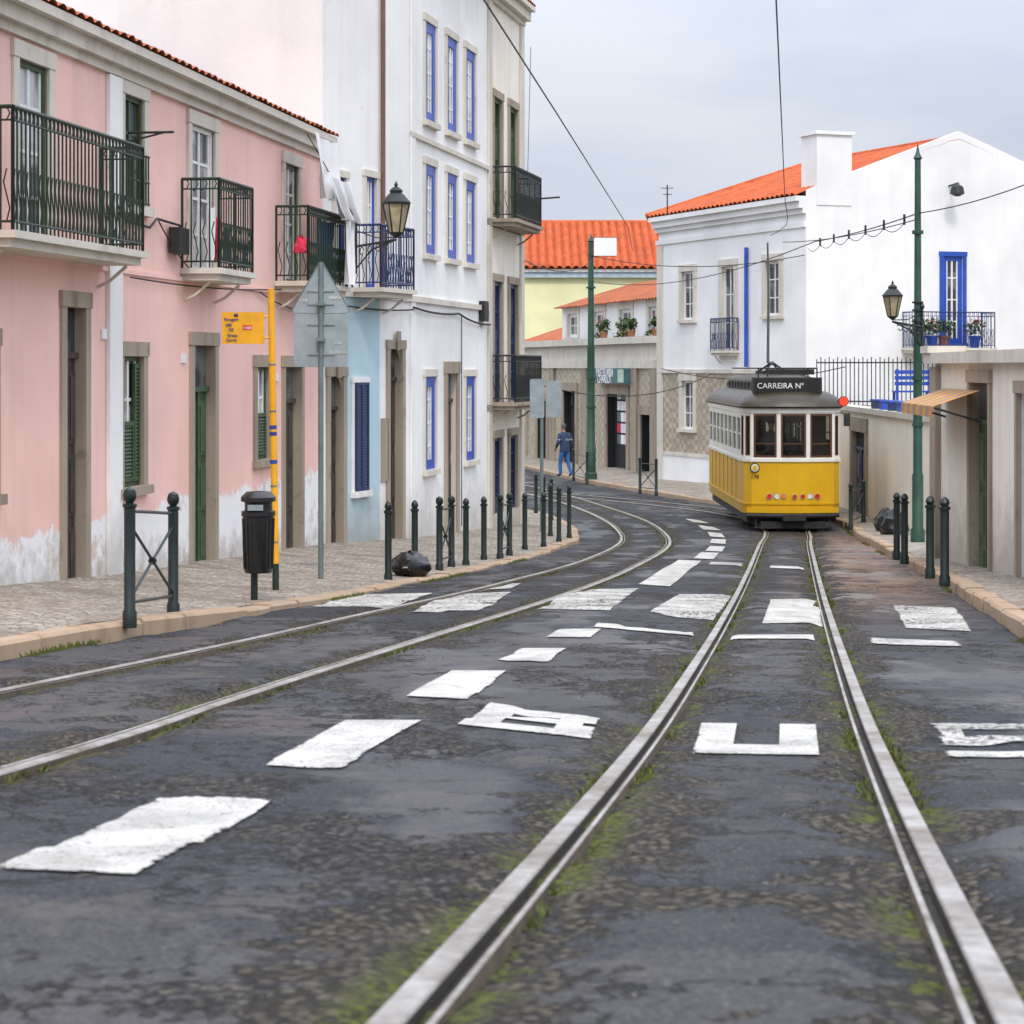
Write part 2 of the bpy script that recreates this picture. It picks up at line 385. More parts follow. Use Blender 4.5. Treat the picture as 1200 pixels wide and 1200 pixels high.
def cr(pts,step=.25):
    P=[Vector((p[0],p[1],0)) for p in pts]; P=[P[0]*2-P[1]]+P+[P[-1]*2-P[-2]]; out=[]
    for i in range(1,len(P)-2):
        n=max(2,int((P[i+1]-P[i]).length/ .1))
        for k in range(n):
            t=k/n; a,b,c,d=P[i-1],P[i],P[i+1],P[i+2]
            out.append(.5*((2*b)+(c-a)*t+(2*a-5*b+4*c-d)*t*t+(3*b-a-3*c+d)*t**3))
    out.append(P[-2]); res=[out[0]]; acc=0
    for a,b in zip(out[:-1],out[1:]):
        acc+=(b-a).length
        if acc>=step: res.append(b); acc=0
    return res
# ---------------------------------------------------------------- kerb lines (x as function of distance y)
kl=[hit(*p) for p in ((88,757),(180,743),(260,728),(330,714),(400,701),(455,691),(520,678),(560,669),(640,650),(678,636))]
kl=[(kl[0][0]-1.7,kl[0][1]-16),(kl[0][0]-.9,kl[0][1]-9)]+kl+[(1.42,46),(1.2,49.5),(.75,53),(-.6,57),(-4,61),(-12,66)]
kl.sort(key=lambda p:p[1])
KLx=[p[0] for p in kl];KLy=[p[1] for p in kl]
def KL(y): return float(np.interp(y,KLy,KLx))
WLp=[(-7.878,0),(-5.64,15),(-2.94,33.1),(-1.75,36.5),(-.5,42.8),(.22,46.4),(-6,51),(-14,58),(-20,66)]
def WL(y): return float(np.interp(y,[p[1] for p in WLp],[p[0] for p in WLp]))
krp=[(2.0,2),(2.6,7),(3.86,16),(5.12,25),(5.95,33),(7.5,48),(7.5,52),(7.0,56),(5.2,60),(3.9,66),(2.5,72),(.41,86),(-4,98),(-10,112)]
def KR(y): return float(np.interp(y,[p[1] for p in krp],[p[0] for p in krp]))
wrp=[(6.2,2),(6.2,30),(8.3,42),(8.4,60),(8.5,61.7),(4.88,71),(5.16,75),(.49,94),(-8,122)]
def WR(y): return float(np.interp(y,[p[1] for p in wrp],[p[0] for p in wrp]))
def khl(y): return float(np.interp(y,[0,16.5,19.5,22,34,42,60],[.13,.13,.075,.05,.05,.10,.12]))  # kerb dropped at the crossing
def pl(x,y): return -H(y)+khl(y)+.075*max(0,min(3,KL(y)-x-.2))
def pr(x,y): return -H(y)+.14+.03*max(0,min(3,x-KR(y)-.2))
# ---------------------------------------------------------------- tracks
rt=cr([(-.14-.1315*8,-8),(-.14,0),(1.175,10),(2.49,20),(3.805,30),(5.12,40),(5.75,44.5),(6.1,48),(6.05,52),(5.1,56.5),(3.0,61.5),(.2,66),(-4,70),(-12,74)],.2)
def offs(line,d):
    out=[]
    for i,p in enumerate(line):
        t=(line[min(i+1,len(line)-1)]-line[max(i-1,0)]).normalized(); out.append(p+Vector((t.y,-t.x,0))*d)
    return out
def pxline(lst):
    w=[hit(*p) for p in lst]; d=Vector((w[1][0]-w[0][0],w[1][1]-w[0][1]))
    d.normalize(); w=[(w[0][0]-d.x*9,w[0][1]-d.y*9)]+w; return cr(w,.2)
lrail=pxline([(88,793),(290,751),(450,715),(590,683),(690,655),(729,634),(716,614),(668,592),(615,578),(560,568)])
rrail=pxline([(88,878),(300,809),(500,747),(640,704),(735,668),(783,638),(765,615),(700,591),(640,574),(585,563)])
rails=[offs(rt,-.45),offs(rt,.45),lrail,rrail]
kd=kdtree.KDTree(sum(len(r)*4 for r in rails)); ii=0
for r in rails:
    for a,b in zip(r,r[1:]+[r[-1]]):
        for q in range(4):
            kd.insert(a.lerp(b,q/4),ii); ii+=1
kd.balance()
def raild(x,y): return kd.find(Vector((x,y,0)))[2]
P=Part()
prof=[(-.055,-.05,m_rust),(-.055,.000,m_rust),(-.050,.006,m_steel),(.000,.006,m_steel),(.004,.001,m_steel),(.006,-.026,m_groove),(.034,-.026,m_groove),(.036,.000,m_steel),(.050,.001,m_steel),(.054,-.05,m_rust)]
for r in rails:
    sgn=-1 if r in (rails[1],rrail) else 1
    n=len(prof); L=[offs(r,sgn*pq[0]) for pq in prof]
    for q in range(n-1):
        vv=[]
        for i in range(len(r)):
            for w_ in (q,q+1):
                p=L[w_][i]; vv.append((p.x,p.y,-H(p.y)+prof[w_][1]))
        P.add(vv,[(2*i,2*i+1,2*i+3,2*i+2) for i in range(len(r)-1)],prof[q+1][2],False)
make('tram_rails',P)
# ---------------------------------------------------------------- ground, road
P=Part(); gx=[-2500,-600,-150,-60,-25,-12,0,12,25,60,150,600,2500]; gy=[-60,-20,-10,0,5,10,15,20,25,30,35,40,45,50,55,60,70,80,90,110,150,250,600,1500,4000]
vs=[(x,y,-H(min(y,399))-.35) for y in gy for x in gx]
nx=len(gx); P.add(vs,[(j*nx+i,j*nx+i+1,(j+1)*nx+i+1,(j+1)*nx+i) for j in range(len(gy)-1) for i in range(nx-1)],m_soil); make('ground',P)
xs=list(np.arange(-12,-3.6,.4))+list(np.arange(-3.6,5.0,.04))+list(np.arange(5.0,8.4,.12))+[8.6,9,10,12,14]
ysr=[-14,-8,-4,0,1.5]; y=2.4
while y<130: ysr.append(y); y+=max(.040,.010*y)
def rzz(x,y,d):
    z=rz(x,y)
    w=.08+.16*noise.noise(Vector((x*1.3,y*1.3,0)))
    k=max(0,min(1,(w+.1-d)/.1)); z-=.024*k
    if y<22:
        b=noise.noise(Vector((x*1.1,y*.8,7.7)))
        if b>.12: z-=min(1,(b-.12)*7)*(.016+.008*noise.noise(Vector((x*5,y*5,1))))
    if d<.12: z=min(z,-H(y)-.006)
    return z
vs=[];dd=[]
for yy in ysr:
    for xx in xs:
        d=raild(xx,yy); dd.append(d); vs.append((xx,yy,rzz(xx,yy,d)))
nx=len(xs); fs=[(j*nx+i,j*nx+i+1,(j+1)*nx+i+1,(j+1)*nx+i) for j in range(len(ysr)-1) for i in range(nx-1)]
me=bpy.data.meshes.new('road'); me.from_pydata(vs,[],fs); me.materials.append(m_asph)
at=me.attributes.new('rail_d','FLOAT','POINT'); at.data.foreach_set('value',dd)
me.polygons.foreach_set('use_smooth',[True]*len(fs)); me.update()
scene.collection.objects.link(bpy.data.objects.new('road',me))
def pavement(name,K,W,sgn,y0,y1,zf):
    P=Part(); vs=[];fs=[]; n=9; ys=np.arange(y0,y1,.5)
    for y in ys:
        k=K(y)+sgn*.17; w=W(y)+sgn*.8
        if sgn*(w-k)<.1: w=k+sgn*.1
        for i in range(n):
            x=k+(w-k)*i/(n-1); vs.append((x,y,zf(x,y)-.004+.010*noise.noise(Vector((x*2,y*2,0)))))
    for j in range(len(ys)-1):
        for i in range(n-1):
            a=j*n+i; fs.append((a,a+1,a+n+1,a+n))
    P.add(vs,fs,m_cob,True); make(name,P)
pavement('pavement',KL,WL,-1,2,64,pl); pavement('pavement',KR,WR,1,2,112,pr)
def kerb(K,sgn,y0,y1,kh):
    P=Part(); y=y0
    while y<y1:
        L=random.uniform(.75,1.05)
        a=Vector((K(y),y,0)); dy=.2; b=a
        while (b-a).length<L: dy+=.1; b=Vector((K(y+dy),y+dy,0))
        j=random.uniform(-.02,.02); w=.2
        g=.010; d=(b-a).normalized(); a2=a+d*g; b2=b-d*g; nn=Vector((d.y,-d.x,0))*sgn
        za=-H(a.y); zb=-H(b.y); e_=random.uniform(-.016,.006)
        o=[]
        for p,z in((a2,za),(b2,zb)):
            hh=kh(p.y)+e_
            o+=[(p+nn*j)+UP*(z-.1),(p+nn*(j))+UP*(z+hh-.025),(p+nn*(j+.025))+UP*(z+hh),(p+nn*w)+UP*(z+hh+.002),(p+nn*w)+UP*(z-.1)]
        P.add(o,[(0,1,6,5),(1,2,7,6),(2,3,8,7),(3,4,9,8),(0,1,2,3,4),(5,6,7,8,9)],m_kerb); y+=dy
    make('kerb',P)
kerb(KL,-1,3,62,khl); kerb(KR,1,3,105,lambda y:.14)
# ---------------------------------------------------------------- road markings
E=[]
def markw(P,pts,lift=.006,mat=None,es=.03,cut=None):
    A,B,C,D=pts; vs=[];fs=[]
    L1=max((B-A).length,(C-D).length); L2=max((D-A).length,(C-B).length); n=max(6,min(44,int(L1/.03))); m=max(6,min(44,int(L2/.04)))
    for j in range(m+1):
        for i in range(n+1):
            p=A.lerp(B,i/n).lerp(D.lerp(C,i/n),j/m); z=rzz(p.x,p.y,raild(p.x,p.y)); vs.append((p.x,p.y,z+lift+.0002*p.y)); E.append(min(1,min(i*L1/n,(n-i)*L1/n,j*L2/m,(m-j)*L2/m)/es))
    for j in range(m):
        for i in range(n):
            if cut and cut((i+.5)/n,(j+.5)/m): continue
            a=j*(n+1)+i; fs.append((a,a+1,a+n+2,a+n+1))
    P.add(vs,fs,mat or m_paint,True)
def V2(q): return [Vector((*hit(*p),0)) for p in q]
P=Part()
dash=[[(185,935),(318,940),(158,1031),(-8,1024)],[(405,846),(494,846),(402,895),(312,894)],[(530,786),(593,787),(548,821),(476,817)],
[(612,762),(664,763),(642,776),(583,773)],[(655,740),(705,740),(692,750),(640,749)],
[(795,657),(822,658),(785,687),(748,685)],[(822,648),(843,649),(836,656),(812,655)],[(832,640),(850,641),(846,647),(826,646)],[(834,632),(851,633),(850,638),(832,637)],[(829,624),(846,626),(850,630),(832,629)],[(818,616),(836,618),(845,622),(824,621)],[(802,608),(818,610),(832,614),(812,613)]]
for q in dash: markw(P,V2(q))
for q in ([(405,697),(510,695),(455,713),(365,711)],[(525,697),(602,695),(560,718),(480,717)],[(665,693),(750,690),(715,716),(628,714)],[(795,697),(858,698),(835,727),(760,718)],[(903,704),(960,703),(966,731),(893,732)],[(1045,709),(1120,712),(1140,740),(1060,736)],
 [(700,733),(810,740),(814,746),(696,738)],[(858,745),(953,746),(955,751),(856,750)],[(1018,749),(1120,753),(1130,759),(1020,756)],[(832,659),(872,661),(870,664),(830,662)],[(903,664),(942,665),(942,668),(902,667)],[(570,686),(612,684),(600,690),(555,692)]):
    markw(P,V2(q),mat=m_paint if q[0][0] in (903,700,858) else m_paintw)
qB=[(574,823),(703,840),(692,867),(536,851)]
markw(P,V2(qB),es=.02,cut=lambda u,v:(.30<u<.72 and (.24<v<.42 or .60<v<.78)) or (u>.90 and .44<v<.56))
markw(P,V2([(822,850),(956,852),(960,885),(811,881)]),es=.02,cut=lambda u,v:.33<u<.67 and v<.70)
markw(P,V2([(1090,850),(1225,850),(1260,885),(1110,885)]),es=.02,mat=m_paintw,cut=lambda u,v:(.25<u and .2<v<.4) or (u<.75 and .6<v<.8))
me=P.mesh('road_markings'); a=me.attributes.new('edge','FLOAT','POINT'); a.data.foreach_set('value',E)
scene.collection.objects.link(bpy.data.objects.new('road_markings',me))
# grass and gravel by the rails
P=Part(); G=Part(); vs=[];fs=[]
m_grass=M('moss_grass',(.080,.098,.012),.8,0,.5,18)
m_grav=M('gravel_stone',(.12,.108,.09),.85,0,.5,30)
for r in rails:
    for i in range(len(r)):
        p=r[i]
        if p.y<2.5 or p.y>48: continue
        for k in range(30):
            x=p.x+random.choice((-1,1))*(.058+abs(random.gauss(0,.020))); y=p.y+random.uniform(-.1,.1)
            if noise.noise(Vector((x*1.6,y*.8,5)))<.12: continue
            z=-H(y)-.022; h=random.uniform(.004,.016); w=random.uniform(.003,.006)*(1+p.y/16); an=random.uniform(0,3.14); dx,dy=math.cos(an)*w,math.sin(an)*w
            lx,ly=random.uniform(-.015,.015),random.uniform(-.015,.015)
            b=len(vs); vs+=[(x-dx,y-dy,z),(x+dx,y+dy,z),(x+lx,y+ly,z+h+.012)]; fs.append((b,b+1,b+2))
        if p.y<18:
            for k in range(18):
                x=p.x+random.gauss(0,.22); y=p.y+random.uniform(-.1,.1); d=raild(x,y)
                if d<.07 or noise.noise(Vector((x*1.7,y*1.7,9)))<.05: continue
                s=random.uniform(.003,.013); z=rzz(x,y,d)+s*.3; b=[Vector((x,y,z))+Vector((random.uniform(-s,s),random.uniform(-s,s),random.uniform(-s,s)*.6)) for _ in range(5)]
                G.add(b,[(0,1,2),(0,2,3),(0,3,1),(4,1,2),(4,2,3),(4,3,1)],m_grav)
for k in range(5000):
    y=random.uniform(14,50); s=random.choice((0,0,1)); x=(KL(y)+.03+abs(random.gauss(0,.02))) if s==0 else KR(y)-.03-abs(random.gauss(0,.03))
    if noise.noise(Vector((x*.8,y*.35,2)))<.22: continue
    z=-H(y); w=.008; h=random.uniform(.01,.05); b=len(vs); vs+=[(x-w,y,z),(x+w,y,z),(x+random.uniform(-.03,.03),y,z+h)]; fs.append((b,b+1,b+2))
P.add(vs,fs,m_grass); make('grass',P); make('gravel',G)
# ================================================================ LEFT BUILDINGS
def parts(): return {'walls':Part(),'windows':Part(),'glass':Part(),'stonework':Part(),'doors':Part(),'balconies':Part(),'roof':Part()}
# ---- pink house
B=parts(); F=Frame((-5.64,15),(-2.94,33.1)); L=F.L; S=F.S
d1=(S(76),S(98),-2.6,.62); d2=(S(226),S(250),-2.75,.27); d3=(S(333),S(352),-3.1,.0)
w1=(S(143),S(166),-1.35,.12); w2=(S(300),S(314),-1.28,.0)
b1=(S(20),S(55),1.24,3.0); u1=(S(144),S(167),1.82,3.05); b2=(S(223),S(250),1.2,3.0); b3=(S(333),S(349),1.22,2.95)
w0=(S(-60),S(-10),-1.2,.2)
ol=[d1,d2,d3,w1,w2,b1,u1,b2,b3,w0]
facade(B['walls'],F,0,L,-3.6,3.45,ol,m_pink,.16,m_stone)
for o in ol: surround(B['stonework'],F,o,m_stone if o[2]<0 else m_stone2,.15,.03,sill=o in(w1,w2,u1,w0))
window(B['windows'],B['glass'],F,w1,m_grnwood,m_glassc,2,3,.06,.05,m_whitep); shutter(B['windows'],F,w1[0]+.03,(w1[0]+w1[1])/2+.1,w1[2]+.06,(w1[2]+w1[3])/2,-.04,m_grnwood)
shutter(B['windows'],F,(w1[0]+w1[1])/2+.12,w1[1]-.03,w1[2]+.06,w1[3]-.08,-.04,m_grnwood)
window(B['windows'],B['glass'],F,w2,m_grnwood,m_glassc,2,3,.06,.05,m_whitep); shutter(B['windows'],F,w2[0]+.06,w2[1]-.06,w2[2]+.06,(w2[2]+w2[3])/2,-.04,m_grnwood)
window(B['windows'],B['glass'],F,w0,m_grnwood,m_glassc,2,3,.06)
door(B['doors'],B['glass'],F,d1,m_wood,.10,.5); door(B['doors'],B['glass'],F,d2,m_grnwood,.10,.55); door(B['doors'],B['glass'],F,d3,m_wood,.12,.5)
for o in (b1,b2,b3): window(B['windows'],B['glass'],F,o,m_grnwood if o is not b2 else m_whitep,m_glassc,2,4,.05,.06,m_whitep)
window(B['windows'],B['glass'],F,u1,m_grnwood,m_glassc,2,3,.05)
for z0,z1,d in ((3.2,3.3,.06),(3.3,3.45,.14),(3.45,3.55,.24)): B['stonework'].box(F,-.1,L-.0,.002,d,z0,z1-.001,m_stone2)
B['stonework'].box(F,S(124),S(139),.004,.05,-3.2,3.19,m_white)
B['stonework'].box(F,0,L,.003,.025,-.0+1.04,1.09,m_pink)
for px_,z_ in ((212,.05),(322,-.2),(118,.3)): B['stonework'].box(F,S(px_),S(px_)+.16,.002,.02,z_,z_+.11,m_whitep)
balcony(B['balconies'],F,S(88)-2.9,S(118),.47,1.24,1.12,m_green,m_stone2)
balcony(B['balconies'],F,25.9*1.011-15.17,27.4*1.011-15.17,.47,1.2,1.08,m_green,m_stone2)
balcony(B['balconies'],F,30.3*1.011-15.17,32.75*1.011-15.17,.47,1.22,1.06,m_green,m_stone2)
for i in range(9):
    a=u1[0]+(u1[1]-u1[0])*i/8; B['balconies'].tube([F.P(a,.07,1.84),F.P(a,.07,2.4)],.01,m_green,5)
for z in (1.86,2.1,2.4): B['balconies'].tube([F.P(u1[0]-.03,.07,z),F.P(u1[1]+.03,.07,z)],.014,m_green,5)
A0=F.P(-.2,.26,3.56);B0=F.P(L,.26,3.56);C0=F.P(L,-4,5.0);D0=F.P(-.2,-4,5.0)
corr(B['roof'],A0,B0,C0,D0,70,m_roof2,6)
for a,b in ((F.P(0,0,0),F.P(0,-8,0)),(F.P(0,-8,0),F.P(L,-8,0)),(F.P(L,-8,0),F.P(L,0,0))):
    B['walls'].quad(a+UP*-3.6,b+UP*-3.6,b+UP*3.5,a+UP*3.5,m_pink)
corr(B['roof'],F.P(-.2,-8.2,3.56),F.P(L,-8.2,3.56),C0,D0,70,m_roof2,6)
make('pink_house',B,F.P(L/2,-4,-3))
FP=F
P=Part()
def sag(a,b,s,n=10): return [Vector(a).lerp(Vector(b),i/n)-UP*(s*4*(i/n)*(1-i/n)) for i in range(n+1)]
P.tube([F.P(S(145),.05,1.62),F.P(S(170),.06,1.6),F.P(S(178),.06,1.72),F.P(S(205),.06,1.7),F.P(S(212),.06,1.45)],.016,m_cable,5)
P.tube(sag(F.P(S(145),.08,1.0),F.P(S(330),.08,1.12),.06),.010,m_cable,5); P.tube(sag(F.P(S(300),.06,1.02),F.P(L,.06,.9),.12),.010,m_cable,5)
P.tube(sag(F.P(S(180),.06,1.7),F.P(S(240),.06,1.05),.12),.009,m_cable,5)
P.box(F,S(195),S(207),.03,.16,1.35,1.66,m_cable)
P.tube([F.P(S(148),.02,2.62),F.P(S(148),.55,2.62)],.015,m_cable,5); P.tube([F.P(S(148),.02,2.52),F.P(S(148),.45,2.62)],.012,m_cable,5)
make('facade_cable',P)
# ---- pale blue & white house (narrow)
B=parts(); F=Frame((-2.94,33.1),(-1.75,36.5)); L=F.L; S=F.S
a1=(S(386),S(401),-3.3,-.15); sh=(S(414),S(428),-2.0,-.25); a2=(S(456),S(470),-3.5,.3)
ub=(S(428),S(440),1.3,3.1); ub2=(S(392),S(404),1.5,3.0)
xb=[S(378),S(405),S(445),S(480)]
facade(B['walls'],F,0,xb[1],-3.6,1.18,[a1],m_white,.16,m_stone); facade(B['walls'],F,xb[1],xb[2],-3.6,1.18,[sh],m_paleblue,.16,m_stone); facade(B['walls'],F,xb[2],L,-3.6,1.18,[a2],m_white,.16,m_stone)
facade(B['walls'],F,0,L,1.18,7.6,[ub,ub2],m_white,.16,m_stone2)
for o in (a1,a2):
    surround(B['stonework'],F,o,m_stone,.14,.03,sill=False); door(B['doors'],B['glass'],F,o,m_wood,.12,.5)
    s0,s1,b,t=o; r=(s1-s0)/2; cx=(s0+s1)/2
    for sg in (-1,1):
        arc=[F.P(cx+sg*r*math.cos(k*math.pi/16),-.02,t-r+r*math.sin(k*math.pi/16)) for k in range(9)]
        B['stonework'].poly([F.P(cx+sg*r,-.02,t)]+arc,m_stone)
    B['stonework'].box(F,cx-.07,cx+.07,.05,.08,t-.02,t+.3,m_stone)
surround(B['stonework'],F,sh,m_white,.08,.03); shutter(B['windows'],F,sh[0],(sh[0]+sh[1])/2,sh[2],sh[3],.04,m_dkblue); shutter(B['windows'],F,(sh[0]+sh[1])/2,sh[1],sh[2],sh[3],.04,m_dkblue)
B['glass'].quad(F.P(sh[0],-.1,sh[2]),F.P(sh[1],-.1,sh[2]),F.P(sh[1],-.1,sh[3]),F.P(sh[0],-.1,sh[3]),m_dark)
for o in (ub,ub2): surround(B['stonework'],F,o,m_stone2,.1,.03,sill=False); window(B['windows'],B['glass'],F,o,m_blue,m_glassc,2,4,.05,.06,m_whitep)
B['stonework'].box(F,S(446),S(454),.002,.03,-1.9,-.85,m_stone)
B['stonework'].box(F,0,L,.002,.05,1.12,1.2,m_stone2)
B['stonework'].tube([F.P(S(445),.06,1.3),F.P(S(445),.06,7.5)],.04,m_pipe,8)
balcony(B['balconies'],F,S(412),S(452),.5,1.27,1.0,m_dkblue,m_stone2)
for a,b in ((F.P(0,0,0),F.P(0,-8,0)),(F.P(0,-8,0),F.P(L,-8,0)),(F.P(L,-8,0),F.P(L,0,0))):
    B['walls'].quad(a+UP*-3.6,b+UP*-3.6,b+UP*7.6,a+UP*7.6,m_white_r)
B['roof'].box(F,-.1,L,-8,.2,7.6,7.75,m_roof2)
make('narrow_blue_house',B,F.P(L/2,-4,-3)); FB=F
# ---- white house, blue windows
B=parts(); F=Frame((-1.75,36.5),(-.5,42.8)); L=F.L; S=F.S
cols=[(S(497.5),S(509)),(S(523),S(534)),(S(545),S(555.5))]
ol=[]
for a,b in cols: ol.append((a,b,2.0,3.58)); ol.append((a,b,4.35,6.1))
gw=[(cols[0][0],cols[0][1],-1.82,-.17),(cols[2][0],cols[2][1],-1.80,-.18)]; gd=(cols[1][0],cols[1][1],-3.6,-.12)
facade(B['walls'],F,0,L,-3.9,7.8,ol+gw+[gd],m_white,.14,m_stone2)
for o in ol+gw: surround(B['stonework'],F,o,m_stone2,.12,.03); window(B['windows'],B['glass'],F,o,m_blue,m_glassc,2,4,.022,.17,m_whitep)
surround(B['stonework'],F,gd,m_stone,.2,.04,sill=False); door(B['doors'],B['glass'],F,gd,m_wood,.10,.5)
B['stonework'].box(F,0,L,.002,.06,1.12,1.22,m_stone2); B['stonework'].box(F,0,L,.002,.05,3.95,4.03,m_stone2)
B['stonework'].box(F,0,.28,.004,.04,-3.6,7.3,m_white)
for z0,z1,d in ((7.4,7.5,.08),(7.5,7.7,.2),(7.7,7.8,.3)): B['stonework'].box(F,0,L,.002,d,z0,z1-.001,m_stone2)
for a,b in ((F.P(0,0,0),F.P(0,-8,0)),(F.P(0,-8,0),F.P(L,-8,0)),(F.P(L,-8,0),F.P(L,0,0))):
    B['walls'].quad(a+UP*-3.9,b+UP*-3.9,b+UP*7.8,a+UP*7.8,m_white)
corr(B['roof'],F.P(-.1,.3,7.82),F.P(L,.3,7.82),F.P(L,-4,9),F.P(-.1,-4,9),26,m_roof,4)
make('white_house',B,F.P(L/2,-4,-3)); FW=F
P=Part()
P.tube(sag(FB.P(.2,.07,1.0),FB.P(FB.L,.07,.98),.05),.014,m_cable,5); P.tube(sag(F.P(0,.07,1.02),F.P(L*.55,.07,1.0),.05)+sag(F.P(L*.55,.07,1.0),F.P(L,.07,.85),.06)[1:],.02,m_cable,5)
P.tube(sag(F.P(L*.6,.05,1.0),F.P(L*.6,.05,-3.0),0),.010,m_cable,5)
P.box(F,S(561),S(566),.01,.12,.9,1.3,m_cable)
make('facade_cable',P)
# ---- cream corner house with balconies
B=parts(); F=Frame((-.5,42.8),(.22,46.4)); L=F.L; S=F.S
fr=[(.55,1.35),(2.2,3.0)]
ol=[(a,b,z0,z1) for a,b in fr for z0,z1 in ((3.05,5.5),(-.72,1.75),(-3.0,-1.45))]
facade(B['walls'],F,0,L,-3.9,7.8,ol,m_cream,.16,m_stone)
for o in ol: surround(B['stonework'],F,o,m_stone,.14,.04,sill=False); window(B['windows'],B['glass'],F,o,m_dkblue if o[2]<0 else m_grnwood,m_glass,2,4,.05,.08)
for z in (-.9,2.85): B['stonework'].box(F,0,L+.02,.002,.06,z,z+.14,m_stone)
B['stonework'].box(F,0,.3,.003,.05,-3.9,7.4,m_stone2); B['stonework'].box(F,L-.3,L+.03,.003,.05,-3.9,7.4,m_stone2)
balcony(B['balconies'],F,.35,3.2,.5,3.0,1.05,m_iron,m_stone); balcony(B['balconies'],F,.35,3.2,.5,-.72,.95,m_iron,m_stone)
B['balconies'].tube([F.P(3.3,.05,3.6),F.P(3.3,.9,3.65)],.02,m_iron,5)
a=F.P(L,0,0); b=Vector((-6,51,0)); B['walls'].quad(a+UP*-4,b+UP*-4,b+UP*7.8,a+UP*7.8,m_cream)
c=F.P(0,-8,0); B['walls'].quad(b+UP*-4,c+UP*-4,c+UP*7.8,b+UP*7.8,m_cream)
for z0,z1,d in ((7.4,7.5,.08),(7.5,7.7,.2),(7.7,7.8,.3)): B['stonework'].box(F,0,L,.002,d,z0,z1-.001,m_stone2)
corr(B['roof'],F.P(0,.3,7.82),F.P(L,.3,7.82),F.P(L,-4,9),F.P(0,-4,9),16,m_roof,4)
make('corner_house',B,F.P(L/2,-3,-3)); FC=F
# ================================================================ RIGHT BUILDINGS
B=parts(); F=Frame((4.88,71),(8.5,61.7)); L=F.L; S=F.S
def op(F,x0,x1,y0,y1):
    xm=(x0+x1)/2; return (F.S(x0),F.S(x1),F.Zp(xm,y1),F.Zp(xm,y0))
w=[op(F,800,813,318,375),op(F,898,914,306,370),op(F,800,813,446,503)]; bd=op(F,847,861,312,411)
facade(B['walls'],F,0,L,-.08,4.3,[w[0],w[1],bd],m_white_r,.2,m_stone2)
facade(B['walls'],F,0,L,-2.8,-.2,[w[2]],m_tile,.2,m_stone2); B['walls'].quad(F.P(0,0,-4.3),F.P(L,0,-4.3),F.P(L,0,-2.8),F.P(0,0,-2.8),m_white_r)
B['walls'].quad(F.P(0,0,-.2),F.P(L,0,-.2),F.P(L,0,-.08),F.P(0,0,-.08),m_stone2)
B['stonework'].box(F,0,L+.03,.003,.06,-.2,-.08,m_stone2); B['stonework'].box(F,0,L,.003,.03,-2.9,-2.78,m_stone2)
for o in w+[bd]: surround(B['stonework'],F,o,m_stone2,.2,.05,sill=o is not bd); window(B['windows'],B['glass'],F,o,m_whitep,m_glass,2,3,.08,.08)
balcony(B['balconies'],F,bd[0]-.25,bd[1]+.25,.3,bd[2],1.0,m_dkblue,m_stone2)
B['stonework'].box(F,-.05,.35,.004,.05,-4.2,4.0,m_stone2)
for z0,z1,d in ((4.05,4.2,.06),(4.45,4.6,.10),(4.6,4.8,.22),(4.8,4.95,.34)): B['stonework'].box(F,-.1,L+.0,.003,d,z0,z1-.002,m_white_r)
B['walls'].quad(F.P(0,0,4.3),F.P(L,0,4.3),F.P(L,0,4.9),F.P(0,0,4.9),m_white_r)
B['stonework'].tube([F.P(S(877),.08,0),F.P(S(877),.08,F.Zp(877,290))],.06,m_blue,8)
F2=Frame((8.5,61.7),(8.5+.933*10.4,61.7+.361*10.4)); L2=10.4
bw=(F2.S(1105),F2.S(1128),F2.Zp(1110,402),F2.Zp(1110,300))
facade(B['walls'],F2,0,L2,-4.4,4.9,[bw],m_white_r,.2)
B['walls'].poly([F2.P(0,0,4.9),F2.P(L2,0,4.9),F2.P(L2,0,5.12),F2.P(5.2,0,7.02),F2.P(0,0,5.12)],m_white_r)
B['walls'].quad(F2.P(0,0,5.12),F2.P(5.2,0,7.02),F2.P(5.2,-.3,7.02),F2.P(0,-.3,5.12),m_white_r); B['walls'].quad(F2.P(5.2,0,7.02),F2.P(L2,0,5.12),F2.P(L2,-.3,5.12),F2.P(5.2,-.3,7.02),m_white_r)
window(B['windows'],B['glass'],F2,bw,m_blue,m_glass,2,4,.06,.14,m_whitep); surround(B['stonework'],F2,bw,m_blue,.12,.04)
balcony(B['balconies'],F2,F2.S(1058),F2.S(1150),.7,bw[2]-.15,1.05,m_dkblue,m_stone2,.14)
B['walls'].box(F2,.35,1.5,-.9,.03,4.7,6.75,m_white_r); B['walls'].box(F2,.28,1.57,-.97,.1,6.75,6.85,m_white_r)
Rz=6.8
corr(B['roof'],F.P(-.2,.35,4.96),F.P(L-.02,.35,4.96),(13.33,63.56,Rz),(10.06,71.9,Rz),34,m_roof,16,.08,.03)
e1=F.P(0,-10.4,4.96); e2=F2.P(L2,-.02,4.96)
corr(B['roof'],e2,e1,(10.06,71.9,Rz),(13.33,63.56,Rz),34,m_roof,8,.07)
corr(B['roof'],e1,F.P(-.2,.35,4.96),(10.06,71.9,Rz),(10.06,71.9,Rz),34,m_roof,8,.07)
B['roof'].tube([(13.25,63.76,Rz+.02),(10.06,71.9,Rz+.05),F.P(-.2,.35,5.0)],.12,m_roof,8)
q=[F.P(0,0,0),F.P(0,-10.4,0),F2.P(L2,0,0)]
for a,b in zip(q[:-1],q[1:]): B['walls'].quad(a+UP*-4.4,b+UP*-4.4,b+UP*4.95,a+UP*4.95,m_white_r)
make('white_corner_house',B,F.P(L/2,-4,-3.5)); FR=F; FG=F2
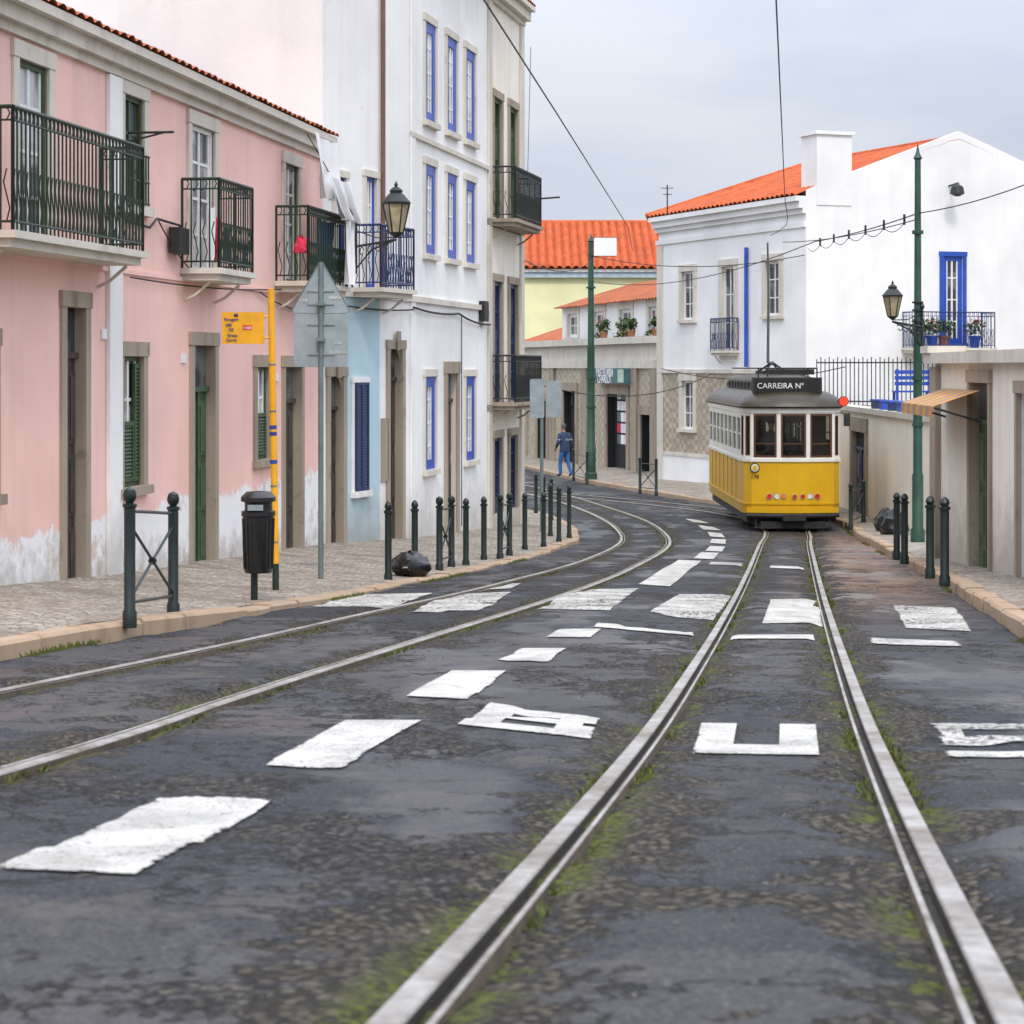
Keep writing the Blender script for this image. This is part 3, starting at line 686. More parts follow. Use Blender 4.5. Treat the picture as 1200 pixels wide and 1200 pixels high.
def clump(P,c,r,n,mat,leaf=.05):
    for _ in range(n):
        d=Vector((random.gauss(0,1),random.gauss(0,1),random.gauss(0,1))).normalized()*r*random.uniform(.3,1); p=Vector(c)+Vector((d.x,d.y,d.z*.8))
        a=Vector((random.uniform(-1,1),random.uniform(-1,1),random.uniform(-1,1))).normalized()*leaf; b=a.cross(Vector((random.uniform(-1,1),random.uniform(-1,1),1))).normalized()*leaf*.6
        P.add([p-a,p-b,p+a,p+b],[(0,1,2,3)],mat)
m_pot=M('terracotta_pot',(.30,.13,.07),.8)
for px,mt,pm in ((1064,m_leaf,m_blue),(1078,m_flow,m_blue),(1092,m_leaf,m_pot),(1128,m_flow,m_blue)):
    P=Part(); c=FG.P(FG.S(px)+.1,.5,bw[2]-.15); P.lathe(c,[(.12,.0),(.17,.3),(.19,.3),(.19,.36)],pm,10); clump(P,c+UP*.62,.34,110,m_leaf,.07)
    if mt is m_flow: clump(P,c+UP*.75,.3,30,m_flow,.05)
    make('potted_plant',P)
# ---- cafe building
B=parts(); F=Frame((-1.5,102.08),(5.1,75.2)); L=F.L; S=F.S
ops_=[op(F,712,735,462,560),op(F,752,763,486,566),op(F,661,675,458,556),op(F,630,641,470,552)]
ops_=[(o[0],o[1],-4.4,o[3]) for o in ops_]
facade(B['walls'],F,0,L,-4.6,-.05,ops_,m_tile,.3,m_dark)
for o in ops_: surround(B['stonework'],F,o,m_stone,.3,.06,sill=False)
for i,o in enumerate(ops_):
    if i==0:
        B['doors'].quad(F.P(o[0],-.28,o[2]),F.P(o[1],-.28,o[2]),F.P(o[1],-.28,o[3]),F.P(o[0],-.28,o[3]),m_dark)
        for k in range(5):
            for j in range(4):
                aa=o[0]+.45+j*(o[1]-o[0]-.7)/4; B['doors'].box(F,aa,aa+.42,-.27,-.25,-2.9+k*.42,-2.55+k*.42,random.choice([m_cloth,m_red,m_whitep,m_whitep,m_galv,m_cloth]))
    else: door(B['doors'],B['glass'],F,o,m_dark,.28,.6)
B['stonework'].box(F,0,L,.002,.12,-.05,.25,m_stone2); B['walls'].box(F,0,L,-.3,.0,.25,.85,m_stone2); B['stonework'].box(F,-.1,L,-.35,.22,.85,1.1,m_stone2)
for px in (616,648,686,745,768): 
    s=S(px); B['stonework'].box(F,s-.35,s+.35,.003,.1,-4.3,-.06,m_stone)
m_sgn=M('shop_sign_board',(.05,.13,.15),.5); m_lgrn=M('pale_green_panel',(.42,.58,.46),.5)
sg=(S(704),S(742)); B['stonework'].box(F,sg[0],sg[1],.02,.35,F.Zp(723,449),F.Zp(723,432),m_sgn); B['stonework'].box(F,S(735),sg[1]-.05,.351,.37,F.Zp(723,448),F.Zp(723,433),m_lgrn)
F3=Frame((F.P(0,-1.2,0).x,F.P(0,-1.2,0).y),(F.P(L,-1.2,0).x,F.P(L,-1.2,0).y)); S3=F3.S
aw=[]
for x0,x1 in ((666,677),(697,708),(727,740),(761,770)): aw.append((S3(x0),S3(x1),1.25,2.25))
s_l=S3(659)
facade(B['walls'],F3,s_l,L,.8,2.55,aw,m_white_r,.15,m_stone2)
for o in aw: surround(B['stonework'],F3,o,m_stone2,.3,.04); window(B['windows'],B['glass'],F3,o,m_whitep,m_glass,2,2,.1,.14)
corr(B['roof'],F3.P(s_l-.3,.3,2.5),F3.P(L+.1,.3,2.5),F3.P(L+.1,-2.5,3.5),F3.P(s_l+2.2,-2.5,3.5),44,m_roof2,5,.07)
corr(B['roof'],F3.P(s_l-.3,-5,2.5),F3.P(s_l-.3,.3,2.5),F3.P(s_l+2.2,-2.5,3.5),F3.P(s_l+2.2,-2.5,3.5),14,m_roof2,5,.07)
corr(B['roof'],F3.P(0,-.2,1.0),F3.P(s_l-.4,-.2,1.0),F3.P(s_l-.4,-3,1.9),F3.P(0,-3,1.9),18,m_roof2,5,.07)
B['walls'].quad(F3.P(s_l,0,.8),F3.P(s_l,-5,.8),F3.P(s_l,-5,2.5),F3.P(s_l,0,2.5),m_white_r)
for a,b in ((F.P(0,0,0),F.P(0,-7,0)),(F.P(0,-7,0),F.P(L,-7,0)),(F.P(L,-7,0),F.P(L,0,0))): B['walls'].quad(a+UP*-4.6,b+UP*-4.6,b+UP*.9,a+UP*.9,m_tile)
e=make('cafe_building',B,F.P(L/2,-3,-4))
text(e,'PASTELARIA',F,(sg[0]+S(735))/2,.36,F.Zp(723,437),.42,m_cloth); text(e,'CHARLOT',F,(sg[0]+S(735))/2,.36,F.Zp(723,445),.42,m_cloth)
for px,mt,kk in ((703,m_flow,.8),(727,m_leaf,1.0),(764,m_flow,.8),(735,m_leaf,.7)):
    P=Part(); s=S(px); c=F.P(s,-.15,1.1); P.lathe(c,[(.12,.0),(.16,.2),(.18,.2),(.18,.25)],m_pot,10); clump(P,c+UP*.45,.36*kk,120,m_leaf,.08); clump(P,c+UP*.6+F.t*.3,.2*kk,30,m_leaf,.08); clump(P,c+UP*.1+F.n*.2-F.t*.2,.2,30,m_leaf,.07)
    if mt is m_flow: clump(P,c+UP*.6,.3,24,m_flow,.05)
    make('potted_plant',P)
# ---- yellow house behind, big red roof
B=parts(); F=Frame((-14,116),(10,116)); L=F.L
yo=[(a,a+1.1,-1,1.2) for a in (3,6,9,12)]+[(a,a+1.1,2.2,3.9) for a in (3,6,9,12.2)]
facade(B['walls'],F,0,L,-5,5.0,yo,m_yelwall,.2,m_stone2)
for o in yo: window(B['windows'],B['glass'],F,o,m_whitep,m_glass); surround(B['stonework'],F,o,m_stone2,.15,.04)
m_band=M('pale_blue_band',(.45,.55,.62),.7); B['stonework'].box(F,-.1,L,.003,.3,4.85,5.15,m_band); B['stonework'].box(F,-.1,L,.003,.42,5.15,5.3,m_white_r)
corr(B['roof'],F.P(-.3,.6,5.3),F.P(L,.6,5.3),F.P(L,-6,8.15),F.P(-.3,-6,8.15),54,m_roof,30,.20,.08)
corr(B['roof'],F.P(-.3,-12,5.3),F.P(L,-12,5.3),F.P(L,-6,8.15),F.P(-.3,-6,8.15),62,m_roof,6,.11)
B['roof'].tube([F.P(-.3,-6,8.2),F.P(L,-6,8.2)],.2,m_roof,8)
for a,b in ((F.P(0,0,0),F.P(0,-11,0)),(F.P(L,-11,0),F.P(L,0,0))): B['walls'].poly([a+UP*-5,b+UP*-5,b+UP*5.2,(a+b)/2+UP*8,a+UP*5.2],m_yelwall)
make('yellow_house',B,F.P(L/2,-5,-4))
# ---- garden wall with gate, terrace and railing
B={'walls':Part(),'coping':Part(),'gate':Part(),'stonework':Part()}
F=Frame((8.45,61.5),(8.2,40.5)); L=F.L; S=F.S
g=op(F,1000,1015,504,612); g=(g[0],g[1],-4.2,-1.55)
facade(B['walls'],F,0,L,-4.3,-1.08,[g],m_creamwall,.25,m_stone); surround(B['stonework'],F,g,m_stone,.3,.05,sill=False)
door(B['gate'],B['gate'],F,g,m_dkblue,.08,.4,m_dark,2)
B['coping'].box(F,-.1,L+.1,-.3,.09,-1.08,-.96,m_stone2)
B['walls'].quad(F.P(L,0,-4.3),F.P(L,-5,-4.3),F.P(L,-5,-1.08),F.P(L,0,-1.08),m_creamwall)
B['walls'].quad(F.P(0,-.28,-1.1),F.P(L,-.28,-1.1),F.P(L,-9,-1.1),F.P(0,-9,-1.1),m_cob)
make('garden_wall',B)
P=Part()
for i in range(9):
    s=S(1022)+i*1.15; P.box(F,s,s+.42,-.22,.02,-.958,-.78,m_blue if i%2 else m_dkblue); P.box(F,s-.03,s+.45,-.25,.05,-.78,-.74,m_blue)
make('blue_planters',P)
P=Part(); a=Vector((8.6,60.2,-1.08)); b=Vector((12.2,57.6,-1.08)); n=34
for i in range(n+1):
    p=a.lerp(b,i/n); P.tube([p,p+UP*(1.36 if i%2 else 1.3)],.014,m_iron,4)
for z in (.12,1.2): P.tube([a+UP*z,b+UP*z],.02,m_iron,5)
make('iron_railing',P)
P=Part(); Fx=Frame((9.75,52),(11.2,52))   # garden bench and table in blue
for a in (-.4,.4):
    P.box(Fx,a-.03,a+.03,-.25,-.19,-1.1,-.62,m_blue); P.box(Fx,a-.03,a+.03,.19,.25,-1.1,-.05,m_blue)
for k in range(4): P.box(Fx,-.45,.45,-.25+k*.12,-.16+k*.12,-.62,-.58,m_blue)
for k in range(3): P.box(Fx,-.45,.45,.15,.19,-.45+k*.14,-.36+k*.14,m_blue)
P.lathe(Fx.P(1.1,0,-1.1),[(.2,0),(.04,.05),(.04,.6),(.38,.62),(.38,.66)],m_dkblue,14)
make('garden_bench',P)
# ---- low stone shop on the right with awning
B={'walls':Part(),'stonework':Part(),'awning':Part(),'door':Part(),'glass':Part(),'roof':Part()}
F=Frame((6.15,31.0),(5.5,18.0)); L=F.L
o1=(3.2,4.6,-3.1,-.2); o2=(6.5,7.8,-2.6,-.3)
facade(B['walls'],F,0,L,-3.6,.05,[o1,o2],m_cream,.14,m_stone)
surround(B['stonework'],F,o1,m_stone,.15,.04,sill=False); door(B['door'],B['glass'],F,o1,m_grnwood,.10,.5)
surround(B['stonework'],F,o2,m_stone); window(B['door'],B['glass'],F,o2,m_whitep,m_glass,2,3,.06)
B['stonework'].box(F,-.02,.55,.003,.08,-3.6,.0,m_stone); B['stonework'].box(F,-.08,L,-.3,.16,.05,.2,m_stone2); B['stonework'].box(F,-.12,.62,-.35,.2,.2,.3,m_stone2)
for a,b in ((F.P(0,0,0),F.P(0,-4,0)),(F.P(0,-4,0),F.P(L,-4,0)),(F.P(L,-4,0),F.P(L,0,0))): B['walls'].quad(a+UP*-3.6,b+UP*-3.6,b+UP*.05,a+UP*.05,m_cream)
B['roof'].box(F,.1,L-.1,-4,-.3,.06,.12,m_roof2)
m_awn=M('awning_canvas',(.60,.28,.05),.8,0,.2,4); m_awn2=M('awning_stripe',(.30,.22,.17),.8)
for i in range(10):
    a=1.0+i*.3; mt=m_awn if i%2 else m_awn2
    B['awning'].quad(F.P(a,.03,-.3),F.P(a+.3,.03,-.3),F.P(a+.3,.62,-.5),F.P(a,.62,-.5),mt); B['awning'].quad(F.P(a,.62,-.5),F.P(a+.3,.62,-.5),F.P(a+.3,.63,-.64),F.P(a,.63,-.64),mt)
for a in (1.0,4.0): B['awning'].tube([F.P(a,.0,-.7),F.P(a,.6,-.52)],.015,m_iron,5)
make('stone_shop',B)
# ================================================================ TRAM
TX,TY=6.11,46.3; TZ=-H(48)
m_ty=M('tram_yellow_paint',(.68,.385,.007),.3,0,.10,2); m_tw=M('tram_cream_paint',(.74,.73,.67),.35,0,.08,3)
m_troof=M('tram_roof',(.040,.032,.018),.40,0,.5,2.2,.25,12); m_tbrown=M('tram_window_wood',(.10,.035,.015),.4,0,.2,8)
m_under=M('tram_underframe',(.02,.019,.018),.7,0,.4,6); m_chrome=M('chrome',(.6,.6,.6),.2,.9); m_amber=M('amber_lens',(.8,.25,.02),.2); m_redl=M('red_lens',(.6,.02,.02),.2); m_whitel=M('headlamp_lens',(.75,.75,.7),.15)
def k_em(name,col,s):
    k=NT(name); k.fin(col,.3); k.b.inputs['Emission Color'].default_value=(*col,1); k.b.inputs['Emission Strength'].default_value=s; return k.m
m_redlit=k_em('red_signal_lens',(.9,.03,.01),1.5)
def tg():
    k=NT('tram_glass'); tr=k.n('ShaderNodeBsdfTransparent'); tr.inputs[0].default_value=(.72,.76,.74,1)
    gl=k.n('ShaderNodeBsdfGlossy'); gl.inputs['Roughness'].default_value=.03; fr_=k.n('ShaderNodeFresnel'); fr_.inputs[0].default_value=1.6
    ms=k.n('ShaderNodeMixShader'); k.nt.links.new(fr_.outputs[0],ms.inputs[0]); k.nt.links.new(tr.outputs[0],ms.inputs[1]); k.nt.links.new(gl.outputs[0],ms.inputs[2]); k.nt.links.new(ms.outputs[0],k.out.inputs[0]); return k.m
m_tg=tg()
T={n:Part() for n in ('body','windows','glass','roof','underframe','lights','sign_box','trolley_pole','wheels','interior')}
plan=[(-1.08,-8.1),(-1.08,-.62),(-1.04,-.32),(-.90,-.13),(-.32,0),(.32,0),(.90,-.13),(1.04,-.32),(1.08,-.62),(1.08,-8.1),(.9,-8.5),(.32,-8.6),(-.32,-8.6),(-.9,-8.5)]
def W2(p): return (TX+p[0],TY-p[1])
zb,zm,zt=TZ+.42,TZ+1.58,TZ+2.72
FT=Frame((TX-1,TY),(TX+1,TY)); 
n=len(plan)
for i in range(n):
    p,q=plan[i],plan[(i+1)%n]; f=Frame(W2(p),W2(q)); Lf=f.L
    side=Lf>3
    T['body'].quad(f.P(0,0,zb+.18),f.P(Lf,0,zb+.18),f.P(Lf,0,zm),f.P(0,0,zm),m_ty)
    T['body'].quad(f.P(0.0,-.02,zb),f.P(Lf,-.02,zb),f.P(Lf,0,zb+.18),f.P(0,0,zb+.18),m_ty)
    T['body'].box(f,-.01,Lf+.01,.001,.03,zm-.03,zm+.035,m_tw)
    T['body'].box(f,-.01,Lf+.01,.001,.022,zb+.2,zb+.24,m_ty)
    T['body'].box(f,-.01,Lf+.01,.001,.03,zt-.1,zt-.0,m_tw)
    if side:
        nwin=8; wl=Lf/nwin; ops=[(k*wl+.07,(k+1)*wl-.07,zm+.16,zt-.2) for k in range(nwin)]
        facade(T['body'],f,0,Lf,zm,zt,ops,m_tw,.05)
        for o in ops: window(T['windows'],T['glass'],f,o,m_tw,m_tg,1,2,.03,.03)
        for k in range(1,nwin): T['body'].box(f,k*wl-.012,k*wl+.012,.001,.018,zb+.25,zm-.04,m_ty)
    elif Lf>.55:
        o=(.045,Lf-.045,zm+.06,zt-.13)
        facade(T['body'],f,0,Lf,zm,zt,[o],m_tw,.05); window(T['windows'],T['glass'],f,o,m_tbrown,m_tg,1,1,.035,.045)
        T['windows'].box(f,.1,Lf-.1,-.05,-.02,zm+.35,zm+.375,m_tbrown)
    elif Lf>.2:
        o=(.04,Lf-.04,zm+.1,zt-.17); facade(T['body'],f,0,Lf,zm,zt,[o],m_tw,.05); window(T['windows'],T['glass'],f,o,m_tbrown,m_tg,1,1,.03,.03)
    else: facade(T['body'],f,0,Lf,zm,zt,[],m_tw)
def pc(sx,sy,z): return [Vector((TX+p[0]*sx,TY+4.3+(-p[1]-4.3)*sy,z)) for p in plan]
T['interior'].poly(pc(.97,.98,zb+.3),m_tbrown); T['interior'].poly(pc(.97,.98,zt-.02),m_wood)
T['interior'].box(FT,.05,.6,-1.75,-1.68,zb+.3,zt-.03,m_tbrown); T['interior'].box(FT,1.4,1.95,-1.75,-1.68,zb+.3,zt-.03,m_tbrown); T['interior'].box(FT,.6,1.4,-1.74,-1.69,zt-.35,zt-.03,m_tbrown)
for k in range(6):
    for a in (.08,1.35): T['interior'].box(FT,a,a+.6,-2.5-k*.9,-2.4-k*.9,zb+.3,zm+.25,m_wood)
T['interior'].lathe(FT.P(1.35,-.45,zb+.3),[(.14,0),(.14,.95),(.1,1.05)],m_under,12)
m_uni=M('driver_uniform',(.05,.06,.09),.8); m_skin=M('skin',(.45,.26,.18),.5,0,.05)
dc=FT.P(.62,-.85,zb+.3)
T['interior'].lathe(dc,[(.12,0),(.15,.7),(.17,.9),(.20,1.15),(.21,1.32),(.15,1.42),(.06,1.46),(.055,1.52)],m_uni,14,1,.62)
T['interior'].lathe(dc+UP*1.50,[(.045,0),(.065,.04),(.08,.12),(.08,.18),(.06,.23),(.01,.26)],m_skin,14,.92,1.1); T['interior'].lathe(dc+UP*1.64,[(.085,0),(.09,.06),(.07,.11),(.01,.135)],m_under,14,1,1.1)
for sx in (-1,1): T['interior'].tube([dc+Vector((sx*.19,0,1.33)),dc+Vector((sx*.25,-.05,1.05)),dc+Vector((sx*.2,-.32,1.0))],[.06,.05,.035],m_uni,8)
def ring(sx,sy,z): return [Vector((TX+p[0]*sx, TY+4.3+(-p[1]-4.3)*sy, z)) for p in plan]
rr=[ring(1.045,1.02,zt-.01),ring(1.055,1.024,zt+.05),ring(1.03,1.016,zt+.12),ring(.98,1.0,zt+.20),ring(.90,.975,zt+.28),ring(.78,.945,zt+.34),ring(.60,.90,zt+.385)]
vs=[v for r in rr for v in r]; fs=[(j*n+i,j*n+(i+1)%n,(j+1)*n+(i+1)%n,(j+1)*n+i) for j in range(len(rr)-1) for i in range(n)]
fs.append(tuple((len(rr)-1)*n+i for i in range(n))); T['roof'].add(vs,fs,m_troof,True)
rr=[ring(.60,.84,zt+.35),ring(.60,.84,zt+.56),ring(.66,.855,zt+.57),ring(.64,.85,zt+.62),ring(.42,.80,zt+.70)]
vs=[v for r in rr for v in r]; fs=[(j*n+i,j*n+(i+1)%n,(j+1)*n+(i+1)%n,(j+1)*n+i) for j in range(len(rr)-1) for i in range(n)]
fs.append(tuple((len(rr)-1)*n+i for i in range(n))); T['roof'].add(vs,fs,m_troof,False)
fl=Frame((TX-.66,TY+7.8),(TX-.66,TY+.9))
for k in range(9): T['roof'].box(fl,.3+k*.72,.3+k*.72+.5,.0,.03,zt+.40,zt+.53,m_under)
rg=ring(1.055,1.024,zt+.03); T['roof'].tube(rg+[rg[0]],.022,m_troof,6,False)
T['sign_box'].box(FT,1-.84,1+.66,-.62,-.28,zt+.28,zt+.66,m_under); T['sign_box'].box(FT,1-.80,1+.30,-.28,-.265,zt+.33,zt+.62,m_dark)
T['sign_box'].box(FT,1+.34,1+.62,-.28,-.265,zt+.33,zt+.62,m_dark)
T['sign_box'].tube([FT.P(1-.84,-.45,zt+.3),FT.P(1-.95,-.45,zt+.1)],.015,m_under,5)
T['sign_box'].box(FT,.62,1.62,-1.9,-1.2,zt+.72,zt+.84,m_under)
T['trolley_pole'].box(FT,.7,1.3,-4.6,-3.2,zt+.72,zt+.80,m_under)
for a in (.75,1.25): T['trolley_pole'].tube([FT.P(a,-3.2,zt+.78),FT.P(1,-3.8,zt+1.0),FT.P(a,-4.5,zt+.78)],.025,m_under,6)
T['trolley_pole'].tube([FT.P(.85,-2.2,zt+.95),FT.P(.9,-3.8,zt+1.0),FT.P(1.13,-5.6,zt+2.6),FT.P(1.3,-7.2,zt+4.0)],[.035,.035,.03,.022],m_under,6)
for a in (.35,.55,1.45,1.65): T['trolley_pole'].tube([FT.P(a,-1.0,zt+.66),FT.P(a,-1.0,zt+.86),FT.P(a,-6.5,zt+.86)],.018,m_under,5)
for dpt in (-1.0,-2.4,-4): T['trolley_pole'].tube([FT.P(.35,dpt,zt+.86),FT.P(1.65,dpt,zt+.86)],.018,m_under,5)
T['underframe'].box(FT,.02,1.98,-8.3,-.35,TZ+.22,zb-.005,m_under)
vs=[]
for k in range(13):
    a=-1+2*k/12; vs.append(FT.P(1+a*1.0,.06-.22*a*a,0))
z0,z1=zb+.02,zb+.13
for p,q in zip(vs[:-1],vs[1:]): T['body'].quad(p+UP*z0,q+UP*z0,q+UP*z1,p+UP*z1,m_ty); T['body'].quad(p+UP*z1,q+UP*z1,q+UP*z1-FT.n*.15,p+UP*z1-FT.n*.15,m_ty); T['body'].quad(p+UP*z0,q+UP*z0,q+UP*z0-FT.n*.15,p+UP*z0-FT.n*.15,m_under)
T['underframe'].tube([p+UP*(zb-.04) for p in vs],.05,m_under,6)
T['underframe'].box(FT,.3,1.7,-.5,-.05,TZ+.10,TZ+.26,m_under); T['underframe'].box(FT,.75,1.25,-.1,.16,TZ+.28,TZ+.40,m_under)
for a in (.2,1.8): T['underframe'].tube([FT.P(a,-.15,zb),FT.P(a,-.1,TZ+.12)],.02,m_under,5)
T['underframe'].tube([FT.P(.15,-.08,TZ+.12),FT.P(1.85,-.08,TZ+.12)],.022,m_under,5)
for a in (.55,1.45):
    for d in (-2.6,-5.6):
        c=FT.P(a,d,TZ+.33); T['wheels'].tube([c-FT.t*.06,c+FT.t*.06],.33,m_under,20)
def disc(P,a,d,z,r,mat,rim=None):
    c=FT.P(a,d,z); P.tube([c-FT.n*.03,c+FT.n*.02],r,mat,16)
    if rim: P.tube([c-FT.n*.03,c+FT.n*.012],r*1.25,rim,16)
zl=TZ+.80
for a,m_,r in ((-.52,m_redl,.05),(-.36,m_whitel,.055),(-.22,m_amber,.05),(.02,m_redl,.04),(.2,m_redl,.045),(.36,m_whitel,.055),(.52,m_redl,.05)): disc(T['lights'],1+a,.03-abs(a)*.12,zl,r,m_,m_chrome)
m_emb=M('emblem_white',(.6,.6,.55),.4)
disc(T['lights'],1-.83,-.09,TZ+1.42,.085,m_emb,m_under); disc(T['lights'],1-.83,-.075,TZ+1.42,.05,m_ty)
T['windows'].tube([FT.P(1-.15,.03,zm+.08),FT.P(1+.1,.03,zm+.42)],.01,m_under,5)
T['windows'].tube([FT.P(1+1.04,-.4,zt-.1),FT.P(1+1.2,-.2,zt-.15)],.012,m_under,5); T['windows'].box(FT,2.12,2.26,-.22,-.18,zt-.4,zt-.12,m_under)
T['windows'].tube([FT.P(-.06,-.75,zb+.35),FT.P(-.06,-.75,zt-.3)],.014,m_under,5); T['windows'].tube([FT.P(2.06,-.75,zb+.35),FT.P(2.06,-.75,zt-.3)],.014,m_under,5)
T['lights'].tube([FT.P(1+1.02,-.3,zt+.12),FT.P(1+1.1,-.25,zt+.14)],.02,m_under,6); disc(T['lights'],1+1.12,-.22,zt+.14,.09,m_redlit,m_under)
e=make('tram',T,(TX,TY+4.3,TZ))
m_let=M('sign_lettering',(.75,.75,.68),.6)
text(e,'CARREIRA Nº',FT,1-.25,-.262,zt+.475,.17,m_let); text(e,'178',FT,1-.83,-.09,TZ+1.22,.12,m_under)
# ================================================================ STREET FURNITURE (left)
def bollard(x,y,zf,h=.95,r=.05):
    P=Part(); z=zf(x,y); P.lathe((x,y,z-.05),[(r*1.25,0),(r*1.25,.1),(r,.13),(r,.05+h*.86),(r*1.3,.05+h*.87),(r*1.3,.05+h*.9),(r*.8,.05+h*.91),(r*1.15,.05+h*.95),(r*.9,.05+h*.99),(r*.3,.05+h*1.02)],m_bollard,12)
    return P
wb=hit
for px,py in ((455,679),(486,673),(546,662),(567,656),(615,644),(637,641),(655,635),(667,630),(645,628)):
    x,y=wb(px,py,pl); x=min(x,KL(y)-.1); make('bollard',bollard(x,y,pl,.93 if py>640 else 1.0,.042),(x,y,pl(x,y)))
for px,Y in ((628,52),(637,50.5),(646,49)):
    x=U(px)*Y; make('bollard',bollard(x,Y,pl,.95,.042),(x,Y,pl(x,Y)))
def guard(a,b,zf,h=1.0,name='pedestrian_barrier'):
    P=Part(); za,zb_=zf(*a),zf(*b); A=Vector((*a,za));Bv=Vector((*b,zb_))
    for p in (A,Bv):
        P.lathe(p-UP*.05,[(.055,0),(.055,.12),(.044,.14),(.044,h-.02),(.055,h-.01),(.055,h+.01),(.028,h+.02),(.048,h+.05),(.053,h+.08),(.042,h+.12),(.01,h+.14)],m_bollard,12)
    t=h*.9; 
    P.tube([A+UP*t,Bv+UP*t],.013,m_bollard,8); P.tube([A+UP*.14,Bv+UP*.14],.013,m_bollard,8)
    P.tube([A+UP*(t-.10),Bv+UP*.16],.012,m_bollard,8); P.tube([A+UP*.16,Bv+UP*(t-.10)],.012,m_bollard,8)
    c=(A+Bv)/2+UP*(t/2+.03); P.tube([c-Vector((0,.02,0)),c+Vector((0,.02,0))],.032,m_bollard,12)
    make(name,P,A)
guard(wb(152,728,pl),wb(203,718,pl),pl,.93)
guard(wb(515,668,pl),wb(529,664,pl),pl,.9)
guard(wb(586,655,pl),wb(597,651,pl),pl,.9)
guard(wb(750,577,pr),wb(769,579,pr),pr,.95); guard(wb(672,562,pr),wb(688,566,pr),pr,.95)
# litter bin
x,y=wb(298,703,pl); x=min(x,KL(y)-.12); z=pl(x,y); P=Part(); P.tube([(x,y,z-.05),(x,y,z+1.0)],.035,m_bollard,10)
P.lathe((x+.04,y+.0,z+.27),[(.13,0),(.14,.02),(.155,.55),(.168,.56),(.168,.60),(.135,.61),(.135,.69),(.172,.70),(.172,.74),(.12,.79),(.02,.80)],m_black,20,1,1.2)
for a in range(0,20): 
    an=a*math.pi/10; P.tube([(x+.04+math.cos(an)*.142,y+math.sin(an)*.170,z+.31),(x+.04+math.cos(an)*.156,y+math.sin(an)*.187,z+.8)],.006,m_black,4)
Fb=Frame((x,y-.21),(x+.2,y-.21)); P.box(Fb,-.04,.11,-.01,.0,z+.89,z+.945,m_grey)
make('litter_bin',P,(x,y,z))
# bus stop
x,y=wb(323,691,pl); x=min(x,KL(y)-.12); z=pl(x,y); P={'pole':Part(),'panel':Part()}; P['pole'].tube([(x,y,z-.05),(x,y,z+.28)],.036,m_green,10); P['pole'].tube([(x,y,z+.28),(x-.05,y,z+3.22)],.036,m_yel,12)
for q in (1.35,1.65,1.72): P['pole'].tube([(x-.05*q/3.2,y,z+q),(x-.05*(q+.04)/3.2,y,z+q+.04)],.040,m_stripe,12)
for q in (.5,1.1,1.9,2.4): P['pole'].tube([(x-.05*q/3.2,y,z+q),(x-.05*(q+.02)/3.2,y,z+q+.02)],.039,m_galv,12)
Fb=Frame((x-.6,y-.02),(x,y-.02)); zp=(HY-403)*y/2500; P['panel'].box(Fb,.03,.48,-.012,.012,zp,zp+.34,m_yel); P['panel'].tube([(x-.12,y-.02,zp+.29),(x-.04,y,zp+.30)],.012,m_yel,6); P['panel'].tube([(x-.12,y-.02,zp+.06),(x-.04,y,zp+.07)],.012,m_yel,6)
P['panel'].box(Fb,.25,.35,.012,.016,zp+.15,zp+.20,m_redl); P['panel'].tube([(x-.44,y-.035,zp+.31),(x-.40,y-.035,zp+.31)],.018,m_dkblue,6)
e=make('bus_stop_sign',P,(x,y,z))
for q,a_,s_ in ((.26,.13,'Paragem'),(.20,.10,'28E'),(.15,.12,'12E'),(.09,.14,'Graca'),(.04,.13,'Carris'),(.17,.30,'1168')): text(e,s_,Fb,a_,.017,zp+q,.045,m_stripe if s_!='1168' else m_cloth)
def rplate(P,F,a0,a1,z0,z1,d,mat,th=.006):
    r=.04; pts=[]
    for cx,cz,a in ((a1-r,z1-r,0),(a0+r,z1-r,90),(a0+r,z0+r,180),(a1-r,z0+r,270)):
        for k in range(5):
            an=math.radians(a+k*22.5); pts.append((cx+r*math.cos(an),cz+r*math.sin(an)))
    P.poly([F.P(a,d,q) for a,q in pts],mat); P.poly([F.P(a,d-th,q) for a,q in reversed(pts)],mat)
    n=len(pts)
    for i in range(n): a,b=pts[i],pts[(i+1)%n]; P.quad(F.P(a[0],d,a[1]),F.P(b[0],d,b[1]),F.P(b[0],d-th,b[1]),F.P(a[0],d-th,a[1]),mat)
x,y=wb(376,678,pl); x=min(x,KL(y)-.12); z=pl(x,y); sc=y/2500.
P={'pole':Part(),'plates':Part()}; ztop=(HY-306)*sc
P['pole'].tube([(x,y,z-.05),(x,y,ztop-.03)],.032,m_galv,10)
Fb=Frame((x,y-.035),(x+1,y-.035)); h0=(HY-366)*sc; w=.33
tri=[]
for cx,cz,a in ((0,ztop-.05,40),(-w+.03,h0+.03,150),(w-.03,h0+.03,270)):
    for k in range(5):
        an=math.radians(a+k*25); tri.append((cx+.035*math.cos(an),cz+.035*math.sin(an)))
for d in (.045,.05): P['plates'].poly([Fb.P(a,-d,q) for a,q in tri],m_grey)
rim=[Fb.P(a,-.043,q) for a,q in tri]; P['plates'].tube(rim+[rim[0]],.006,m_galv,5,False)
rplate(P['plates'],Fb,-.32,.32,(HY-430)*sc,(HY-367)*sc,-.045,m_grey)
for q in (ztop-.35,h0+.1,(HY-415)*sc,(HY-380)*sc): P['plates'].box(Fb,-.16,.16,-.042,-.028,q-.010,q+.010,m_grey)
for q in (h0+.1,(HY-398)*sc): P['plates'].box(Fb,-.05,.05,-.028,.07,q-.02,q+.02,m_galv)
e=make('warning_sign',P,(x,y,z))
